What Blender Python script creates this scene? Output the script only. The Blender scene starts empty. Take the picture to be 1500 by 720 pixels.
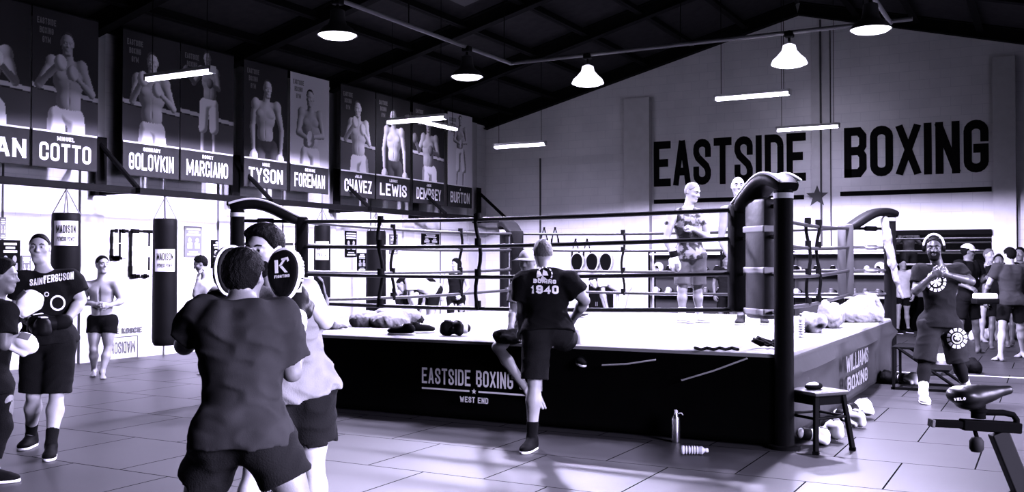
import bpy, bmesh, math, random
import numpy as np
from mathutils import Vector, Matrix
from mathutils.bvhtree import BVHTree
random.seed(7); np.random.seed(7)
SC = bpy.context.scene
COL = SC.collection
PI = math.pi

# ---------------------------------------------------------------- camera
FPX = 1447.0; CAMZ = 1.5; YAW = math.radians(28.6); PITCH = math.radians(1.07)
cam_data = bpy.data.cameras.new('camera'); cam_data.sensor_width = 36.0
cam_data.lens = 36.0 * FPX / 1500.0; cam_data.clip_end = 200
cam = bpy.data.objects.new('camera', cam_data); COL.objects.link(cam)
cam.location = (0, 0, CAMZ); cam.rotation_euler = (PI / 2 + PITCH, 0, YAW)
SC.camera = cam

# ---------------------------------------------------------------- colour management, world
SC.view_settings.view_transform = 'Standard'; SC.view_settings.look = 'None'
SC.view_settings.gamma = 1.0; SC.view_settings.use_curve_mapping = False
SC.view_settings.exposure = 2.75
SC.cycles.use_denoising = True
SC.cycles.max_bounces = 5; SC.cycles.diffuse_bounces = 0; SC.cycles.glossy_bounces = 3
SC.cycles.sample_clamp_indirect = 6.0
TINT = (0.72, 0.66, 1.0)
world = bpy.data.worlds.new('world'); SC.world = world; world.use_nodes = True
world.node_tree.nodes['Background'].inputs[0].default_value = (0.72, 0.70, 1.0, 1)
world.node_tree.nodes['Background'].inputs[1].default_value = 0.6
LAMP_W = 620.0        # each high bay
TUBE_W = 4.0         # each fluorescent batten
FILL2_W = 120.0  # added fill from a second unseen door further along the wall
FILL_W = 270.0         # added fill standing for daylight from an unseen door beside the camera

def area_light(name, loc, rot, sx, sy, power, col=TINT, spread=PI):
    l = bpy.data.lights.new(name, 'AREA'); l.shape = 'RECTANGLE'; l.size = sx; l.size_y = sy
    l.energy = power; l.color = col; l.spread = spread
    o = bpy.data.objects.new(name, l); COL.objects.link(o); o.location = loc; o.rotation_euler = rot
    return o
# fill light added through two unseen roller doors in the right-hand wall
area_light('added_fill_side', (3.45, 3.5, 1.9), (0, math.radians(58), 0), 2.6, 4.2, FILL_W, TINT, math.radians(76))
area_light('added_fill_side_far', (3.45, 11.2, 1.9), (0, math.radians(55), 0), 2.6, 3.6, FILL2_W, TINT, math.radians(80))


# ---------------------------------------------------------------- pixel <-> world
CR = np.array([math.cos(YAW), math.sin(YAW), 0.0]); CF = np.array([-math.sin(YAW), math.cos(YAW), 0.0])
CU = np.array([0, 0, 1.0]); CP = np.array([0, 0, CAMZ])
def ray(px, py):
    a = (px - 750.0) / FPX; b = (360.0 - py) / FPX
    f = math.cos(PITCH) - b * math.sin(PITCH); u = math.sin(PITCH) + b * math.cos(PITCH)
    return a / f, u / f              # right and up per unit of level forward distance
def W(px, py, d):
    a, u = ray(px, py); return CP + d * (CF + a * CR + u * CU)
def on_z(px, py, z=0.0):
    a, u = ray(px, py); return W(px, py, (z - CAMZ) / u)
def on_x(px, py, X):
    a, u = ray(px, py); v = CF + a * CR + u * CU; return CP + v * (X / v[0])
def on_y(px, py, Y):
    a, u = ray(px, py); v = CF + a * CR + u * CU; return CP + v * (Y / v[1])
def cdir(r, f, u=0.0):
    v = r * CR + f * CF + u * CU; return v / np.linalg.norm(v)
def nrm(v):
    v = np.asarray(v, float); return v / max(1e-9, np.linalg.norm(v))

# ---------------------------------------------------------------- materials
MATS = {}
def mat(name, v, rough=0.6, var=0.12, scale=6.0, bump=0.0, bscale=40.0, metal=0.0, spec=0.4, emit=0.0, tint=None, hard=.2):
    if name in MATS: return MATS[name]
    m = bpy.data.materials.new(name); m.use_nodes = True; nt = m.node_tree; b = nt.nodes['Principled BSDF']
    c = (v, v * 0.985, min(1, v * 1.02)) if tint is None else tint
    tc = nt.nodes.new('ShaderNodeTexCoord'); nz = nt.nodes.new('ShaderNodeTexNoise')
    nz.inputs['Scale'].default_value = scale; nz.inputs['Detail'].default_value = 4
    nt.links.new(tc.outputs['Object'], nz.inputs['Vector'])
    rp = nt.nodes.new('ShaderNodeValToRGB')
    rp.color_ramp.elements[0].position = 0.5 - hard; rp.color_ramp.elements[1].position = 0.5 + hard
    rp.color_ramp.elements[0].color = [x * (1 - var) for x in c] + [1]
    rp.color_ramp.elements[1].color = [min(1, x * (1 + var)) for x in c] + [1]
    nt.links.new(nz.outputs['Fac'], rp.inputs['Fac']); nt.links.new(rp.outputs['Color'], b.inputs['Base Color'])
    b.inputs['Roughness'].default_value = rough; b.inputs['Metallic'].default_value = metal
    b.inputs['Specular IOR Level'].default_value = spec
    if bump:
        n2 = nt.nodes.new('ShaderNodeTexNoise'); n2.inputs['Scale'].default_value = bscale
        nt.links.new(tc.outputs['Object'], n2.inputs['Vector'])
        bp = nt.nodes.new('ShaderNodeBump'); bp.inputs['Strength'].default_value = bump; bp.inputs['Distance'].default_value = 0.01
        nt.links.new(n2.outputs['Fac'], bp.inputs['Height']); nt.links.new(bp.outputs['Normal'], b.inputs['Normal'])
    if emit:
        b.inputs['Emission Color'].default_value = (0.80, 0.75, 1, 1); b.inputs['Emission Strength'].default_value = emit
    MATS[name] = m; return m

def block_wall(name, v):
    m = bpy.data.materials.new(name); m.use_nodes = True; nt = m.node_tree; b = nt.nodes['Principled BSDF']
    tc = nt.nodes.new('ShaderNodeTexCoord'); br = nt.nodes.new('ShaderNodeTexBrick')
    mp = nt.nodes.new('ShaderNodeMapping'); sx = nt.nodes.new('ShaderNodeSeparateXYZ'); cb = nt.nodes.new('ShaderNodeCombineXYZ')
    ad = nt.nodes.new('ShaderNodeMath'); ad.operation = 'ADD'
    nt.links.new(tc.outputs['Object'], sx.inputs[0]); nt.links.new(sx.outputs[0], ad.inputs[0]); nt.links.new(sx.outputs[1], ad.inputs[1])
    nt.links.new(ad.outputs[0], cb.inputs[0]); nt.links.new(sx.outputs[2], cb.inputs[1])
    nt.links.new(cb.outputs[0], mp.inputs[0]); nt.links.new(mp.outputs[0], br.inputs['Vector'])
    br.inputs['Scale'].default_value = 1.0; br.inputs['Brick Width'].default_value = 0.4; br.inputs['Row Height'].default_value = 0.2
    br.inputs['Mortar Size'].default_value = 0.006
    br.inputs['Color1'].default_value = (v, v * .98, v * 1.02, 1); br.inputs['Color2'].default_value = (v * .95, v * .94, v * .98, 1)
    br.inputs['Mortar'].default_value = (v * .86, v * .85, v * .9, 1)
    nz = nt.nodes.new('ShaderNodeTexNoise'); nz.inputs['Scale'].default_value = 1.3; nz.inputs['Detail'].default_value = 6
    nt.links.new(tc.outputs['Object'], nz.inputs['Vector'])
    mx = nt.nodes.new('ShaderNodeMixRGB'); mx.blend_type = 'MULTIPLY'; mx.inputs[0].default_value = 0.35
    rp = nt.nodes.new('ShaderNodeValToRGB'); rp.color_ramp.elements[0].position = .35; rp.color_ramp.elements[0].color = (.7, .7, .72, 1)
    rp.color_ramp.elements[1].position = .6
    nt.links.new(nz.outputs['Fac'], rp.inputs[0]); nt.links.new(br.outputs['Color'], mx.inputs[1]); nt.links.new(rp.outputs[0], mx.inputs[2])
    nt.links.new(mx.outputs[0], b.inputs['Base Color']); b.inputs['Roughness'].default_value = 0.8
    bp = nt.nodes.new('ShaderNodeBump'); bp.inputs['Strength'].default_value = .3; bp.inputs['Distance'].default_value = .01
    nt.links.new(br.outputs['Fac'], bp.inputs['Height']); bp.invert = True; nt.links.new(bp.outputs['Normal'], b.inputs['Normal'])
    return m

def floor_mat():
    m = bpy.data.materials.new('rubber_tile_floor'); m.use_nodes = True; nt = m.node_tree; b = nt.nodes['Principled BSDF']
    tc = nt.nodes.new('ShaderNodeTexCoord'); br = nt.nodes.new('ShaderNodeTexBrick'); br.offset = 0.5
    nt.links.new(tc.outputs['Object'], br.inputs['Vector'])
    br.inputs['Scale'].default_value = 1.0; br.inputs['Brick Width'].default_value = 1.0; br.inputs['Row Height'].default_value = 1.0
    br.inputs['Mortar Size'].default_value = 0.006; br.inputs['Mortar Smooth'].default_value = 0.0
    v = FLOOR_V
    br.inputs['Color1'].default_value = (v, v * .98, v * 1.03, 1); br.inputs['Color2'].default_value = (v * .9, v * .88, v * .93, 1)
    br.inputs['Mortar'].default_value = (v * .12, v * .12, v * .13, 1)
    nz = nt.nodes.new('ShaderNodeTexNoise'); nz.inputs['Scale'].default_value = 1.7; nz.inputs['Detail'].default_value = 8; nz.inputs['Roughness'].default_value = .65
    nt.links.new(tc.outputs['Object'], nz.inputs['Vector'])
    rp = nt.nodes.new('ShaderNodeValToRGB'); rp.color_ramp.elements[0].position = .3; rp.color_ramp.elements[0].color = (.72, .71, .74, 1)
    rp.color_ramp.elements[1].position = .65
    nt.links.new(nz.outputs['Fac'], rp.inputs[0])
    mx = nt.nodes.new('ShaderNodeMixRGB'); mx.blend_type = 'MULTIPLY'; mx.inputs[0].default_value = 0.6
    nt.links.new(br.outputs['Color'], mx.inputs[1]); nt.links.new(rp.outputs[0], mx.inputs[2]); nt.links.new(mx.outputs[0], b.inputs['Base Color'])
    b.inputs['Roughness'].default_value = 0.46; b.inputs['Specular IOR Level'].default_value = 0.13
    sm = nt.nodes.new('ShaderNodeMath'); sm.operation = 'MULTIPLY_ADD'; sm.inputs[1].default_value = -0.13; sm.inputs[2].default_value = 0.13
    nt.links.new(br.outputs['Fac'], sm.inputs[0]); nt.links.new(sm.outputs[0], b.inputs['Specular IOR Level'])
    bp = nt.nodes.new('ShaderNodeBump'); bp.inputs['Strength'].default_value = .4; bp.inputs['Distance'].default_value = .01; bp.invert = True
    nt.links.new(br.outputs['Fac'], bp.inputs['Height']); nt.links.new(bp.outputs['Normal'], b.inputs['Normal'])
    return m
FLOOR_V = 0.031
def attr_mat(name, rough=0.6):
    m = bpy.data.materials.new(name); m.use_nodes = True; nt = m.node_tree; b = nt.nodes['Principled BSDF']
    a = nt.nodes.new('ShaderNodeAttribute'); a.attribute_name = 'print'; nt.links.new(a.outputs['Color'], b.inputs['Base Color'])
    b.inputs['Roughness'].default_value = rough; b.inputs['Specular IOR Level'].default_value = .2
    return m

BLACK = mat('black_vinyl', 0.004, 0.5, bump=.15, bscale=60, spec=.03)
BLACKM = mat('black_matte_paint', 0.004, 0.7, spec=.02)
STEEL = mat('black_steel', 0.004, 0.55, spec=.02)
ROOF = mat('roof_sheet', 0.022, 0.8, spec=.1, var=.2)
BEAM = mat('dark_beam', 0.003, 0.8, spec=.04)
WHITE = mat('white_vinyl', 0.8, 0.5)
CANVAS = mat('ring_canvas', 0.2, 0.7, var=.05, bump=.1, bscale=15)
WHITEC = mat('white_cotton', 0.5, 0.9, bump=.3, bscale=90)
GREYC = mat('charcoal_cotton', 0.012, 0.95, bump=.12, bscale=240, var=.45, scale=2.6, spec=.03)
BLACKC = mat('black_cotton', 0.004, 0.95, bump=.3, bscale=120, spec=.05)
NAVYC = mat('dark_cotton', 0.0055, 0.9, bump=.3, bscale=120, spec=.06)
MIDC = mat('grey_cotton', 0.022, 0.9, bump=.3, bscale=120, spec=.1)
SILVERC = mat('silver_shorts', 0.045, 0.6, bump=.2, bscale=60)
SKIN = mat('pale_skin', 0.26, 0.5, var=.10, scale=9, bump=.08, bscale=160)
SKINM = mat('tanned_skin', 0.085, 0.5, var=.14, scale=9, bump=.08, bscale=160)
SKIND = mat('dark_skin', 0.035, 0.38, var=.2, scale=9, bump=.08, bscale=160, spec=.5)
HAIR = mat('dark_hair', 0.002, 0.6, spec=.03, bump=.8, bscale=180)
HAIRG = mat('grey_hair', 0.10, 0.6, bump=.8, bscale=220, var=.3)
HAIRF = mat('fair_stubble', 0.14, 0.6, bump=.4, bscale=260, var=.15)
RINGSKIN = mat('bright_skin', 0.24, 0.6, var=.15, scale=8, bump=.08, bscale=160)
RINGCLOTH = mat('crumpled_white_cloth', 0.24, 0.9, var=.25, scale=9, bump=.3, bscale=60, spec=.1)
TANKC = mat('light_tank_cotton', 0.12, .9, var=.1, bump=.2, bscale=120, spec=.1)
RUBBER = mat('black_rubber', 0.003, 0.7, spec=.03)
BIKEM = mat('bike_black', .0008, .7, spec=.0)
CHROME = mat('brushed_steel', 0.55, 0.28, metal=1.0)
PRINTW = mat('white_print', 0.75, 0.6)
PRINTK = mat('black_print', 0.003, 0.8, spec=.04)
PRINTG = mat('grey_print', 0.12, 0.7)
CLEAR = None

# ---------------------------------------------------------------- object helpers
def tag(o, label=None, cat=None, group=None, kind=None):
    if label: o['label'] = label
    if cat: o['category'] = cat
    if group: o['group'] = group
    if kind: o['kind'] = kind
    return o
def thing(name, label, cat, loc=(0, 0, 0), group=None):
    o = bpy.data.objects.new(name, None); COL.objects.link(o); o.location = Vector([float(x) for x in loc])
    o.empty_display_size = 0.1
    return tag(o, label, cat, group)
def wloc(o):
    v = np.zeros(3)
    while o is not None:
        v += np.array(o.location); o = o.parent
    return v
def link_mesh(name, me, mats, parent=None, smooth=True):
    if not isinstance(mats, (list, tuple)): mats = [mats]
    for m in mats: me.materials.append(m)
    if smooth: me.polygons.foreach_set('use_smooth', [True] * len(me.polygons))
    o = bpy.data.objects.new(name, me); COL.objects.link(o)
    if parent is not None: o.parent = parent
    return o
def np_mesh(name, v, f, n=4):
    me = bpy.data.meshes.new(name); v = np.asarray(v, np.float32); f = np.asarray(f, np.int32)
    me.vertices.add(len(v)); me.vertices.foreach_set('co', v.ravel())
    me.loops.add(f.size); me.loops.foreach_set('vertex_index', f.ravel())
    me.polygons.add(len(f)); me.polygons.foreach_set('loop_start', np.arange(0, f.size, n, dtype=np.int32))
    me.polygons.foreach_set('loop_total', np.full(len(f), n, np.int32))
    me.update(calc_edges=True); me.validate(); return me
def copy_tree(o, parent=None):
    c = o.copy(); COL.objects.link(c)
    if parent is not None: c.parent = parent
    for ch in list(o.children): copy_tree(ch, c)
    return c
def frame(axis):
    a = nrm(axis); t = np.array([0, 0, 1.0]) if abs(a[2]) < 0.9 else np.array([1.0, 0, 0])
    x = nrm(np.cross(t, a)); return x, np.cross(a, x), a
class MB:
    def __init__(s): s.v = []; s.f = []; s.sm = []
    def add(s, vs, fs):
        o = len(s.v); s.v += [tuple(map(float, q)) for q in vs]; s.f += [[o + i for i in f] for f in fs]; return s
    def box(s, c, size, ax=None, bev=0.0):
        c = np.asarray(c, float); A = np.eye(3) if ax is None else np.asarray(ax, float)
        hx, hy, hz = [q / 2 for q in size]; b = min(bev, hx * .49, hy * .49, hz * .49)
        if b <= 0:
            P = [(x, y, z) for x in (-hx, hx) for y in (-hy, hy) for z in (-hz, hz)]
            F = [(0, 1, 3, 2), (4, 6, 7, 5), (0, 4, 5, 1), (2, 3, 7, 6), (0, 2, 6, 4), (1, 5, 7, 3)]
        else:
            bm = bmesh.new(); bmesh.ops.create_cube(bm, size=2.0)
            for q in bm.verts: q.co = Vector((q.co.x * hx, q.co.y * hy, q.co.z * hz))
            bmesh.ops.bevel(bm, geom=bm.edges[:], offset=b, segments=2, affect='EDGES', profile=.5)
            bm.verts.index_update(); P = [tuple(q.co) for q in bm.verts]; F = [[q.index for q in f.verts] for f in bm.faces]; bm.free()
        return s.add([c + A[0] * p[0] + A[1] * p[1] + A[2] * p[2] for p in P], F)
    def cyl(s, p0, p1, r0, r1=None, n=14, cap=True):
        p0 = np.asarray(p0, float); p1 = np.asarray(p1, float); r1 = r0 if r1 is None else r1
        x, y, a = frame(p1 - p0)
        P = [p0 + r0 * (math.cos(2 * PI * i / n) * x + math.sin(2 * PI * i / n) * y) for i in range(n)] + \
            [p1 + r1 * (math.cos(2 * PI * i / n) * x + math.sin(2 * PI * i / n) * y) for i in range(n)]
        F = [(i, (i + 1) % n, n + (i + 1) % n, n + i) for i in range(n)]
        if cap: F += [list(range(n))[::-1], list(range(n, 2 * n))]
        return s.add(P, F)
    def tube(s, pts, r, n=8, closed=False):
        pts = [np.asarray(p, float) for p in pts]; m = len(pts); P = []
        x = None
        for i in range(m):
            t = (pts[(i + 1) % m] - pts[i - 1]) if (closed or 0 < i < m - 1) else (pts[1] - pts[0] if i == 0 else pts[-1] - pts[-2])
            t = nrm(t)
            if x is None: x, y, _ = frame(t)
            else:
                x = nrm(x - t * np.dot(x, t)); y = np.cross(t, x)
            rr = r[i] if isinstance(r, (list, tuple)) else r
            P += [pts[i] + rr * (math.cos(2 * PI * k / n) * x + math.sin(2 * PI * k / n) * y) for k in range(n)]
        F = []
        for i in range(m if closed else m - 1):
            j = (i + 1) % m
            F += [(i * n + k, i * n + (k + 1) % n, j * n + (k + 1) % n, j * n + k) for k in range(n)]
        if not closed: F += [list(range(n))[::-1], list(range((m - 1) * n, m * n))]
        return s.add(P, F)
    def lathe(s, prof, o, axis=(0, 0, 1), n=24):
        o = np.asarray(o, float); x, y, a = frame(axis); P = []
        for r, h in prof: P += [o + a * h + r * (math.cos(2 * PI * k / n) * x + math.sin(2 * PI * k / n) * y) for k in range(n)]
        m = len(prof); F = []
        for i in range(m - 1): F += [(i * n + k, i * n + (k + 1) % n, (i + 1) * n + (k + 1) % n, (i + 1) * n + k) for k in range(n)]
        if prof[0][0] > 1e-4: F.append(list(range(n))[::-1])
        if prof[-1][0] > 1e-4: F.append(list(range((m - 1) * n, m * n)))
        return s.add(P, F)
    def ell(s, c, r, ax=None, n=16, m=10):
        c = np.asarray(c, float); A = np.eye(3) if ax is None else np.asarray(ax, float); P = []
        for i in range(m + 1):
            th = PI * i / m
            for k in range(n):
                ph = 2 * PI * k / n
                P.append(c + A[0] * r[0] * math.sin(th) * math.cos(ph) + A[1] * r[1] * math.sin(th) * math.sin(ph) + A[2] * r[2] * math.cos(th))
        F = [(i * n + k, (i + 1) * n + k, (i + 1) * n + (k + 1) % n, i * n + (k + 1) % n) for i in range(m) for k in range(n)]
        return s.add(P, F)
    def prism(s, poly, axis_off):
        n = len(poly); poly = [np.asarray(p, float) for p in poly]; off = np.asarray(axis_off, float)
        F = [list(range(n))[::-1], list(range(n, 2 * n))] + [(i, (i + 1) % n, n + (i + 1) % n, n + i) for i in range(n)]
        return s.add(poly + [p + off for p in poly], F)
    def build(s, name, m, parent=None, smooth=False, bev=0.0):
        off = wloc(parent) if parent is not None else np.zeros(3)
        me = bpy.data.meshes.new(name); me.from_pydata([tuple(np.array(p) - off) for p in s.v], [], s.f)
        bm = bmesh.new(); bm.from_mesh(me); bmesh.ops.remove_doubles(bm, verts=bm.verts, dist=1e-5)
        bmesh.ops.recalc_face_normals(bm, faces=bm.faces); bm.to_mesh(me); bm.free()
        o = link_mesh(name, me, m, parent, False)
        if smooth:
            me.polygons.foreach_set('use_smooth', [True] * len(me.polygons))
            try: me.set_sharp_from_angle(angle=math.radians(40))
            except Exception: pass
        return o
def struct(name, mb, m, smooth=False):
    return tag(mb.build(name, m, None, smooth), kind='structure')
# ---------------------------------------------------------------- implicit surfaces -> one smooth mesh
def rc(a, b, ra, rb, k=.02, cap=False):       # tapered limb
    return ('rc', np.asarray(a, float), np.asarray(b, float), ra, rb, k, cap)
def el(c, r, ax, k=.03, sub=False):           # ellipsoid, axes as rows
    return ('el', np.asarray(c, float), np.asarray(r, float), np.asarray(ax, float), k, sub)
def cut(p, n):                                # keep the side the normal points away from
    return ('cut', np.asarray(p, float), nrm(n))
def noise3(X, Y, Z, f, seed, stretch=(1, 1, 1)):
    rs = np.random.RandomState(seed); out = 0
    for _ in range(5):
        w = rs.normal(size=3) * f * np.array(stretch); ph = rs.rand() * 7
        out = out + np.sin(w[0] * X + w[1] * Y + w[2] * Z + ph + 1.3 * np.sin(.55 * (w[1] * X - w[2] * Y + w[0] * Z) + ph * 2))
    return out / 5
def bounds(prims):
    lo = np.full(3, 1e9); hi = -lo
    for p in prims:
        if p[0] == 'rc':
            r = max(p[3], p[4])
            lo = np.minimum(lo, np.minimum(p[1], p[2]) - r); hi = np.maximum(hi, np.maximum(p[1], p[2]) + r)
        elif p[0] == 'el' and not p[5]:
            e = np.sqrt(((p[3] * p[2][:, None]) ** 2).sum(0)); lo = np.minimum(lo, p[1] - e); hi = np.maximum(hi, p[1] + e)
    return lo, hi
def field(prims, h, lo=None, hi=None, disp=None):
    if lo is None: lo, hi = bounds(prims)
    lo = lo - 3 * h - .01; hi = hi + 3 * h + .01
    n = np.ceil((hi - lo) / h).astype(int) + 1
    X = (lo[0] + h * np.arange(n[0]))[:, None, None]; Y = (lo[1] + h * np.arange(n[1]))[None, :, None]; Z = (lo[2] + h * np.arange(n[2]))[None, None, :]
    D = np.full(n, 1.0, np.float32)
    for p in prims:
        if p[0] == 'cut':
            d = (X - p[1][0]) * p[2][0] + (Y - p[1][1]) * p[2][1] + (Z - p[1][2]) * p[2][2]
            D = np.maximum(D, d.astype(np.float32)); continue
        k = p[5] if p[0] == 'rc' else p[4]
        l, u = bounds([p]) if not (p[0] == 'el' and p[5]) else bounds([('el', p[1], p[2], p[3], p[4], False)])
        m = k + 3 * h
        i0 = np.clip(np.floor((l - m - lo) / h).astype(int), 0, n); i1 = np.clip(np.ceil((u + m - lo) / h).astype(int) + 1, 0, n)
        if np.any(i1 <= i0): continue
        sl = tuple(slice(a, b) for a, b in zip(i0, i1))
        x = X[sl[0]]; y = Y[:, sl[1]]; z = Z[:, :, sl[2]]
        if p[0] == 'rc':
            ab = p[2] - p[1]; L2 = max(ab @ ab, 1e-9)
            t = ((x - p[1][0]) * ab[0] + (y - p[1][1]) * ab[1] + (z - p[1][2]) * ab[2]) / L2
            tc = np.clip(t, 0, 1)
            d = np.sqrt((x - p[1][0] - tc * ab[0]) ** 2 + (y - p[1][1] - tc * ab[1]) ** 2 + (z - p[1][2] - tc * ab[2]) ** 2) - (p[3] + (p[4] - p[3]) * tc)
            if p[6]: d = np.maximum(d, (t - 1) * math.sqrt(L2))
        else:
            A = p[3]; r = p[2]; q = [((x - p[1][0]) * A[i][0] + (y - p[1][1]) * A[i][1] + (z - p[1][2]) * A[i][2]) / r[i] for i in range(3)]
            k0 = np.sqrt(q[0] ** 2 + q[1] ** 2 + q[2] ** 2) + 1e-6
            k1 = np.sqrt((q[0] / r[0]) ** 2 + (q[1] / r[1]) ** 2 + (q[2] / r[2]) ** 2) + 1e-6
            d = k0 * (k0 - 1) / k1
        d = d.astype(np.float32); a = D[sl]
        if p[0] == 'el' and p[5]:
            hh = np.maximum(k - np.abs(a + d), 0) / k; D[sl] = np.maximum(a, -d) + hh * hh * k * .25
        else:
            hh = np.maximum(k - np.abs(a - d), 0) / k; D[sl] = np.minimum(a, d) - hh * hh * k * .25
    if disp is not None: D = D + disp(X, Y, Z).astype(np.float32)
    return D, lo
def surfnet(D, lo, h):
    s = D < 0
    cs = [(i, j, k) for i in (0, 1) for j in (0, 1) for k in (0, 1)]
    sh = tuple(q - 1 for q in D.shape)
    sub = lambda A, c: A[c[0]:c[0] + sh[0], c[1]:c[1] + sh[1], c[2]:c[2] + sh[2]]
    cnt = sum(sub(s, c).astype(np.int8) for c in cs)
    act = (cnt > 0) & (cnt < 8); ijk = np.argwhere(act)
    idx = np.full(sh, -1, np.int64); idx[act] = np.arange(len(ijk))
    val = {c: D[ijk[:, 0] + c[0], ijk[:, 1] + c[1], ijk[:, 2] + c[2]] for c in cs}
    acc = np.zeros((len(ijk), 3)); num = np.zeros(len(ijk))
    for c in cs:
        for ax in range(3):
            if c[ax] == 0:
                e = list(c); e[ax] = 1; e = tuple(e); d0 = val[c]; d1 = val[e]; mk = (d0 < 0) != (d1 < 0)
                t = np.where(mk, d0 / np.where(mk, d0 - d1, 1), 0)
                for q in range(3): acc[:, q] += np.where(mk, c[q] + (t if q == ax else 0), 0)
                num += mk
    V = lo + h * (ijk + acc / num[:, None]); F = []
    for ax in range(3):
        b, c = (ax + 1) % 3, (ax + 2) % 3
        s0 = np.take(s, range(0, s.shape[ax] - 1), ax); s1 = np.take(s, range(1, s.shape[ax]), ax)
        e = np.argwhere(s0 != s1)
        e = e[(e[:, b] > 0) & (e[:, c] > 0) & (e[:, b] < sh[b]) & (e[:, c] < sh[c])]
        if not len(e): continue
        flip = s0[e[:, 0], e[:, 1], e[:, 2]]
        def at(db, dc):
            g = e.copy(); g[:, b] -= db; g[:, c] -= dc; return idx[g[:, 0], g[:, 1], g[:, 2]]
        q = np.stack([at(1, 1), at(0, 1), at(0, 0), at(1, 0)], 1)
        F.append(np.where(flip[:, None], q, q[:, ::-1]))
    return V, np.concatenate(F)
def sdf_obj(name, prims, h, m, parent=None, disp=None, boxes=None):
    """boxes: extra fine boxes [(lo, hi, h)] meshed finer and joined to the same surface"""
    off = wloc(parent) if parent is not None else np.zeros(3); vs = []; fs = []; o = 0
    D, lo = field(prims, h, disp=disp); V, F = surfnet(D, lo, h)
    if boxes:
        for l, u, hh in boxes:        # drop the coarse faces well inside a fine box
            c = V[F].mean(1); ins = np.all((c > l + h) & (c < u - h), 1); F = F[~ins]
    vs.append(V); fs.append(F); o = len(V)
    for l, u, hh in (boxes or []):
        D2, lo2 = field(prims, hh, np.asarray(l), np.asarray(u), disp=disp)
        V2, F2 = surfnet(D2, lo2, hh); c = V2[F2].mean(1); F2 = F2[np.all((c > l) & (c < u), 1)]
        vs.append(V2); fs.append(F2 + o); o += len(V2)
    V = np.concatenate(vs) - off; F = np.concatenate(fs)
    use = np.unique(F); mp = np.full(len(V), -1); mp[use] = np.arange(len(use))
    return link_mesh(name, np_mesh(name, V[use], mp[F]), m, parent)

# ---------------------------------------------------------------- people
def hand_prims(wr, d, across, palm, s=1.0, curl=.5, thumb=1, spread=.0):
    """d: towards the fingers, across: towards the little finger, palm: the way the palm faces"""
    d = nrm(d); across = nrm(across - d * np.dot(across, d)); palm = nrm(np.cross(d, across)) * (1 if np.dot(np.cross(d, across), palm) > 0 else -1)
    P = [rc(wr - d * .02, wr + d * .03 * s, .027 * s, .028 * s, .015),
         el(wr + d * .055 * s, (.050 * s, .041 * s, .0165 * s), (d, across, palm), .02)]
    for i, (o, L, r) in enumerate(((-.031, .074, .0092), (-.0105, .083, .0096), (.010, .077, .0092), (.029, .060, .0082))):
        p = wr + d * (.090 - .006 * abs(i - 1)) * s + across * o * s * 1.05; a = .15; dd = d
        ax = across
        for j, fr in enumerate((.45, .32, .25)):
            a += curl * (1.0 if j == 0 else 1.15)
            dirv = nrm(d * math.cos(a) + palm * math.sin(a) + across * (o * spread * 12))
            q = p + dirv * L * fr * s; P.append(rc(p, q, r * s * (1 - .08 * j), r * s * (.93 - .08 * j), .006)); p = q
    p = wr + d * .03 * s - across * .030 * s; q = p + nrm(d * .6 - across * .62 + palm * .4) * .042 * s
    e = q + nrm(d * .9 - across * .05 + palm * (.25 + .4 * curl)) * .034 * s
    P += [rc(p, q, .0155 * s, .0115 * s, .014), rc(q, e, .0115 * s, .009 * s, .005)]
    return P
def head_prims(hc, hf, hu, s=1.0, jaw=1.0):
    hf = nrm(hf); hs = nrm(np.cross(hf, hu)); hu = nrm(np.cross(hs, hf)); A = (hs, hf, hu); s = s * .95
    at = lambda x, y, z: hc + s * (x * hs + y * hf + z * hu)
    P = [el(at(0, -.008, .022), np.array((.078, .098, .098)) * s, A, .03),
         el(at(0, .026, -.045), np.array((.060 * jaw, .070, .082)) * s, A, .035),
         rc(at(-.022, .066, -.104), at(.022, .066, -.104), .021 * s, .021 * s, .03),
         el(at(0, .070, .030), np.array((.056, .028, .016)) * s, A, .02),
         el(at(-.046, .058, -.022), np.array((.022, .024, .018)) * s, A, .02), el(at(.046, .058, -.022), np.array((.022, .024, .018)) * s, A, .02),
         el(at(-.033, .099, .008), np.array((.021, .016, .013)) * s, A, .016, True), el(at(.033, .099, .008), np.array((.021, .016, .013)) * s, A, .016, True),
         el(at(-.032, .080, .007), np.array((.0135, .0125, .0125)) * s, A, .004), el(at(.032, .080, .007), np.array((.0135, .0125, .0125)) * s, A, .004),
         rc(at(0, .088, .012), at(0, .113, -.024), .008 * s, .012 * s, .012), rc(at(-.012, .098, -.030), at(.012, .098, -.030), .009 * s, .009 * s, .010),
         el(at(0, .090, -.060), np.array((.024, .011, .0065)) * s, A, .008), el(at(0, .087, -.072), np.array((.019, .011, .0075)) * s, A, .008)]
    for sx in (-1, 1):
        P += [el(at(sx * .079, -.012, -.002), np.array((.009, .020, .031)) * s, A, .010), el(at(sx * .086, -.006, .0), np.array((.006, .010, .018)) * s, A, .006, True)]
    return P, A, at
class Pose: pass
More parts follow.
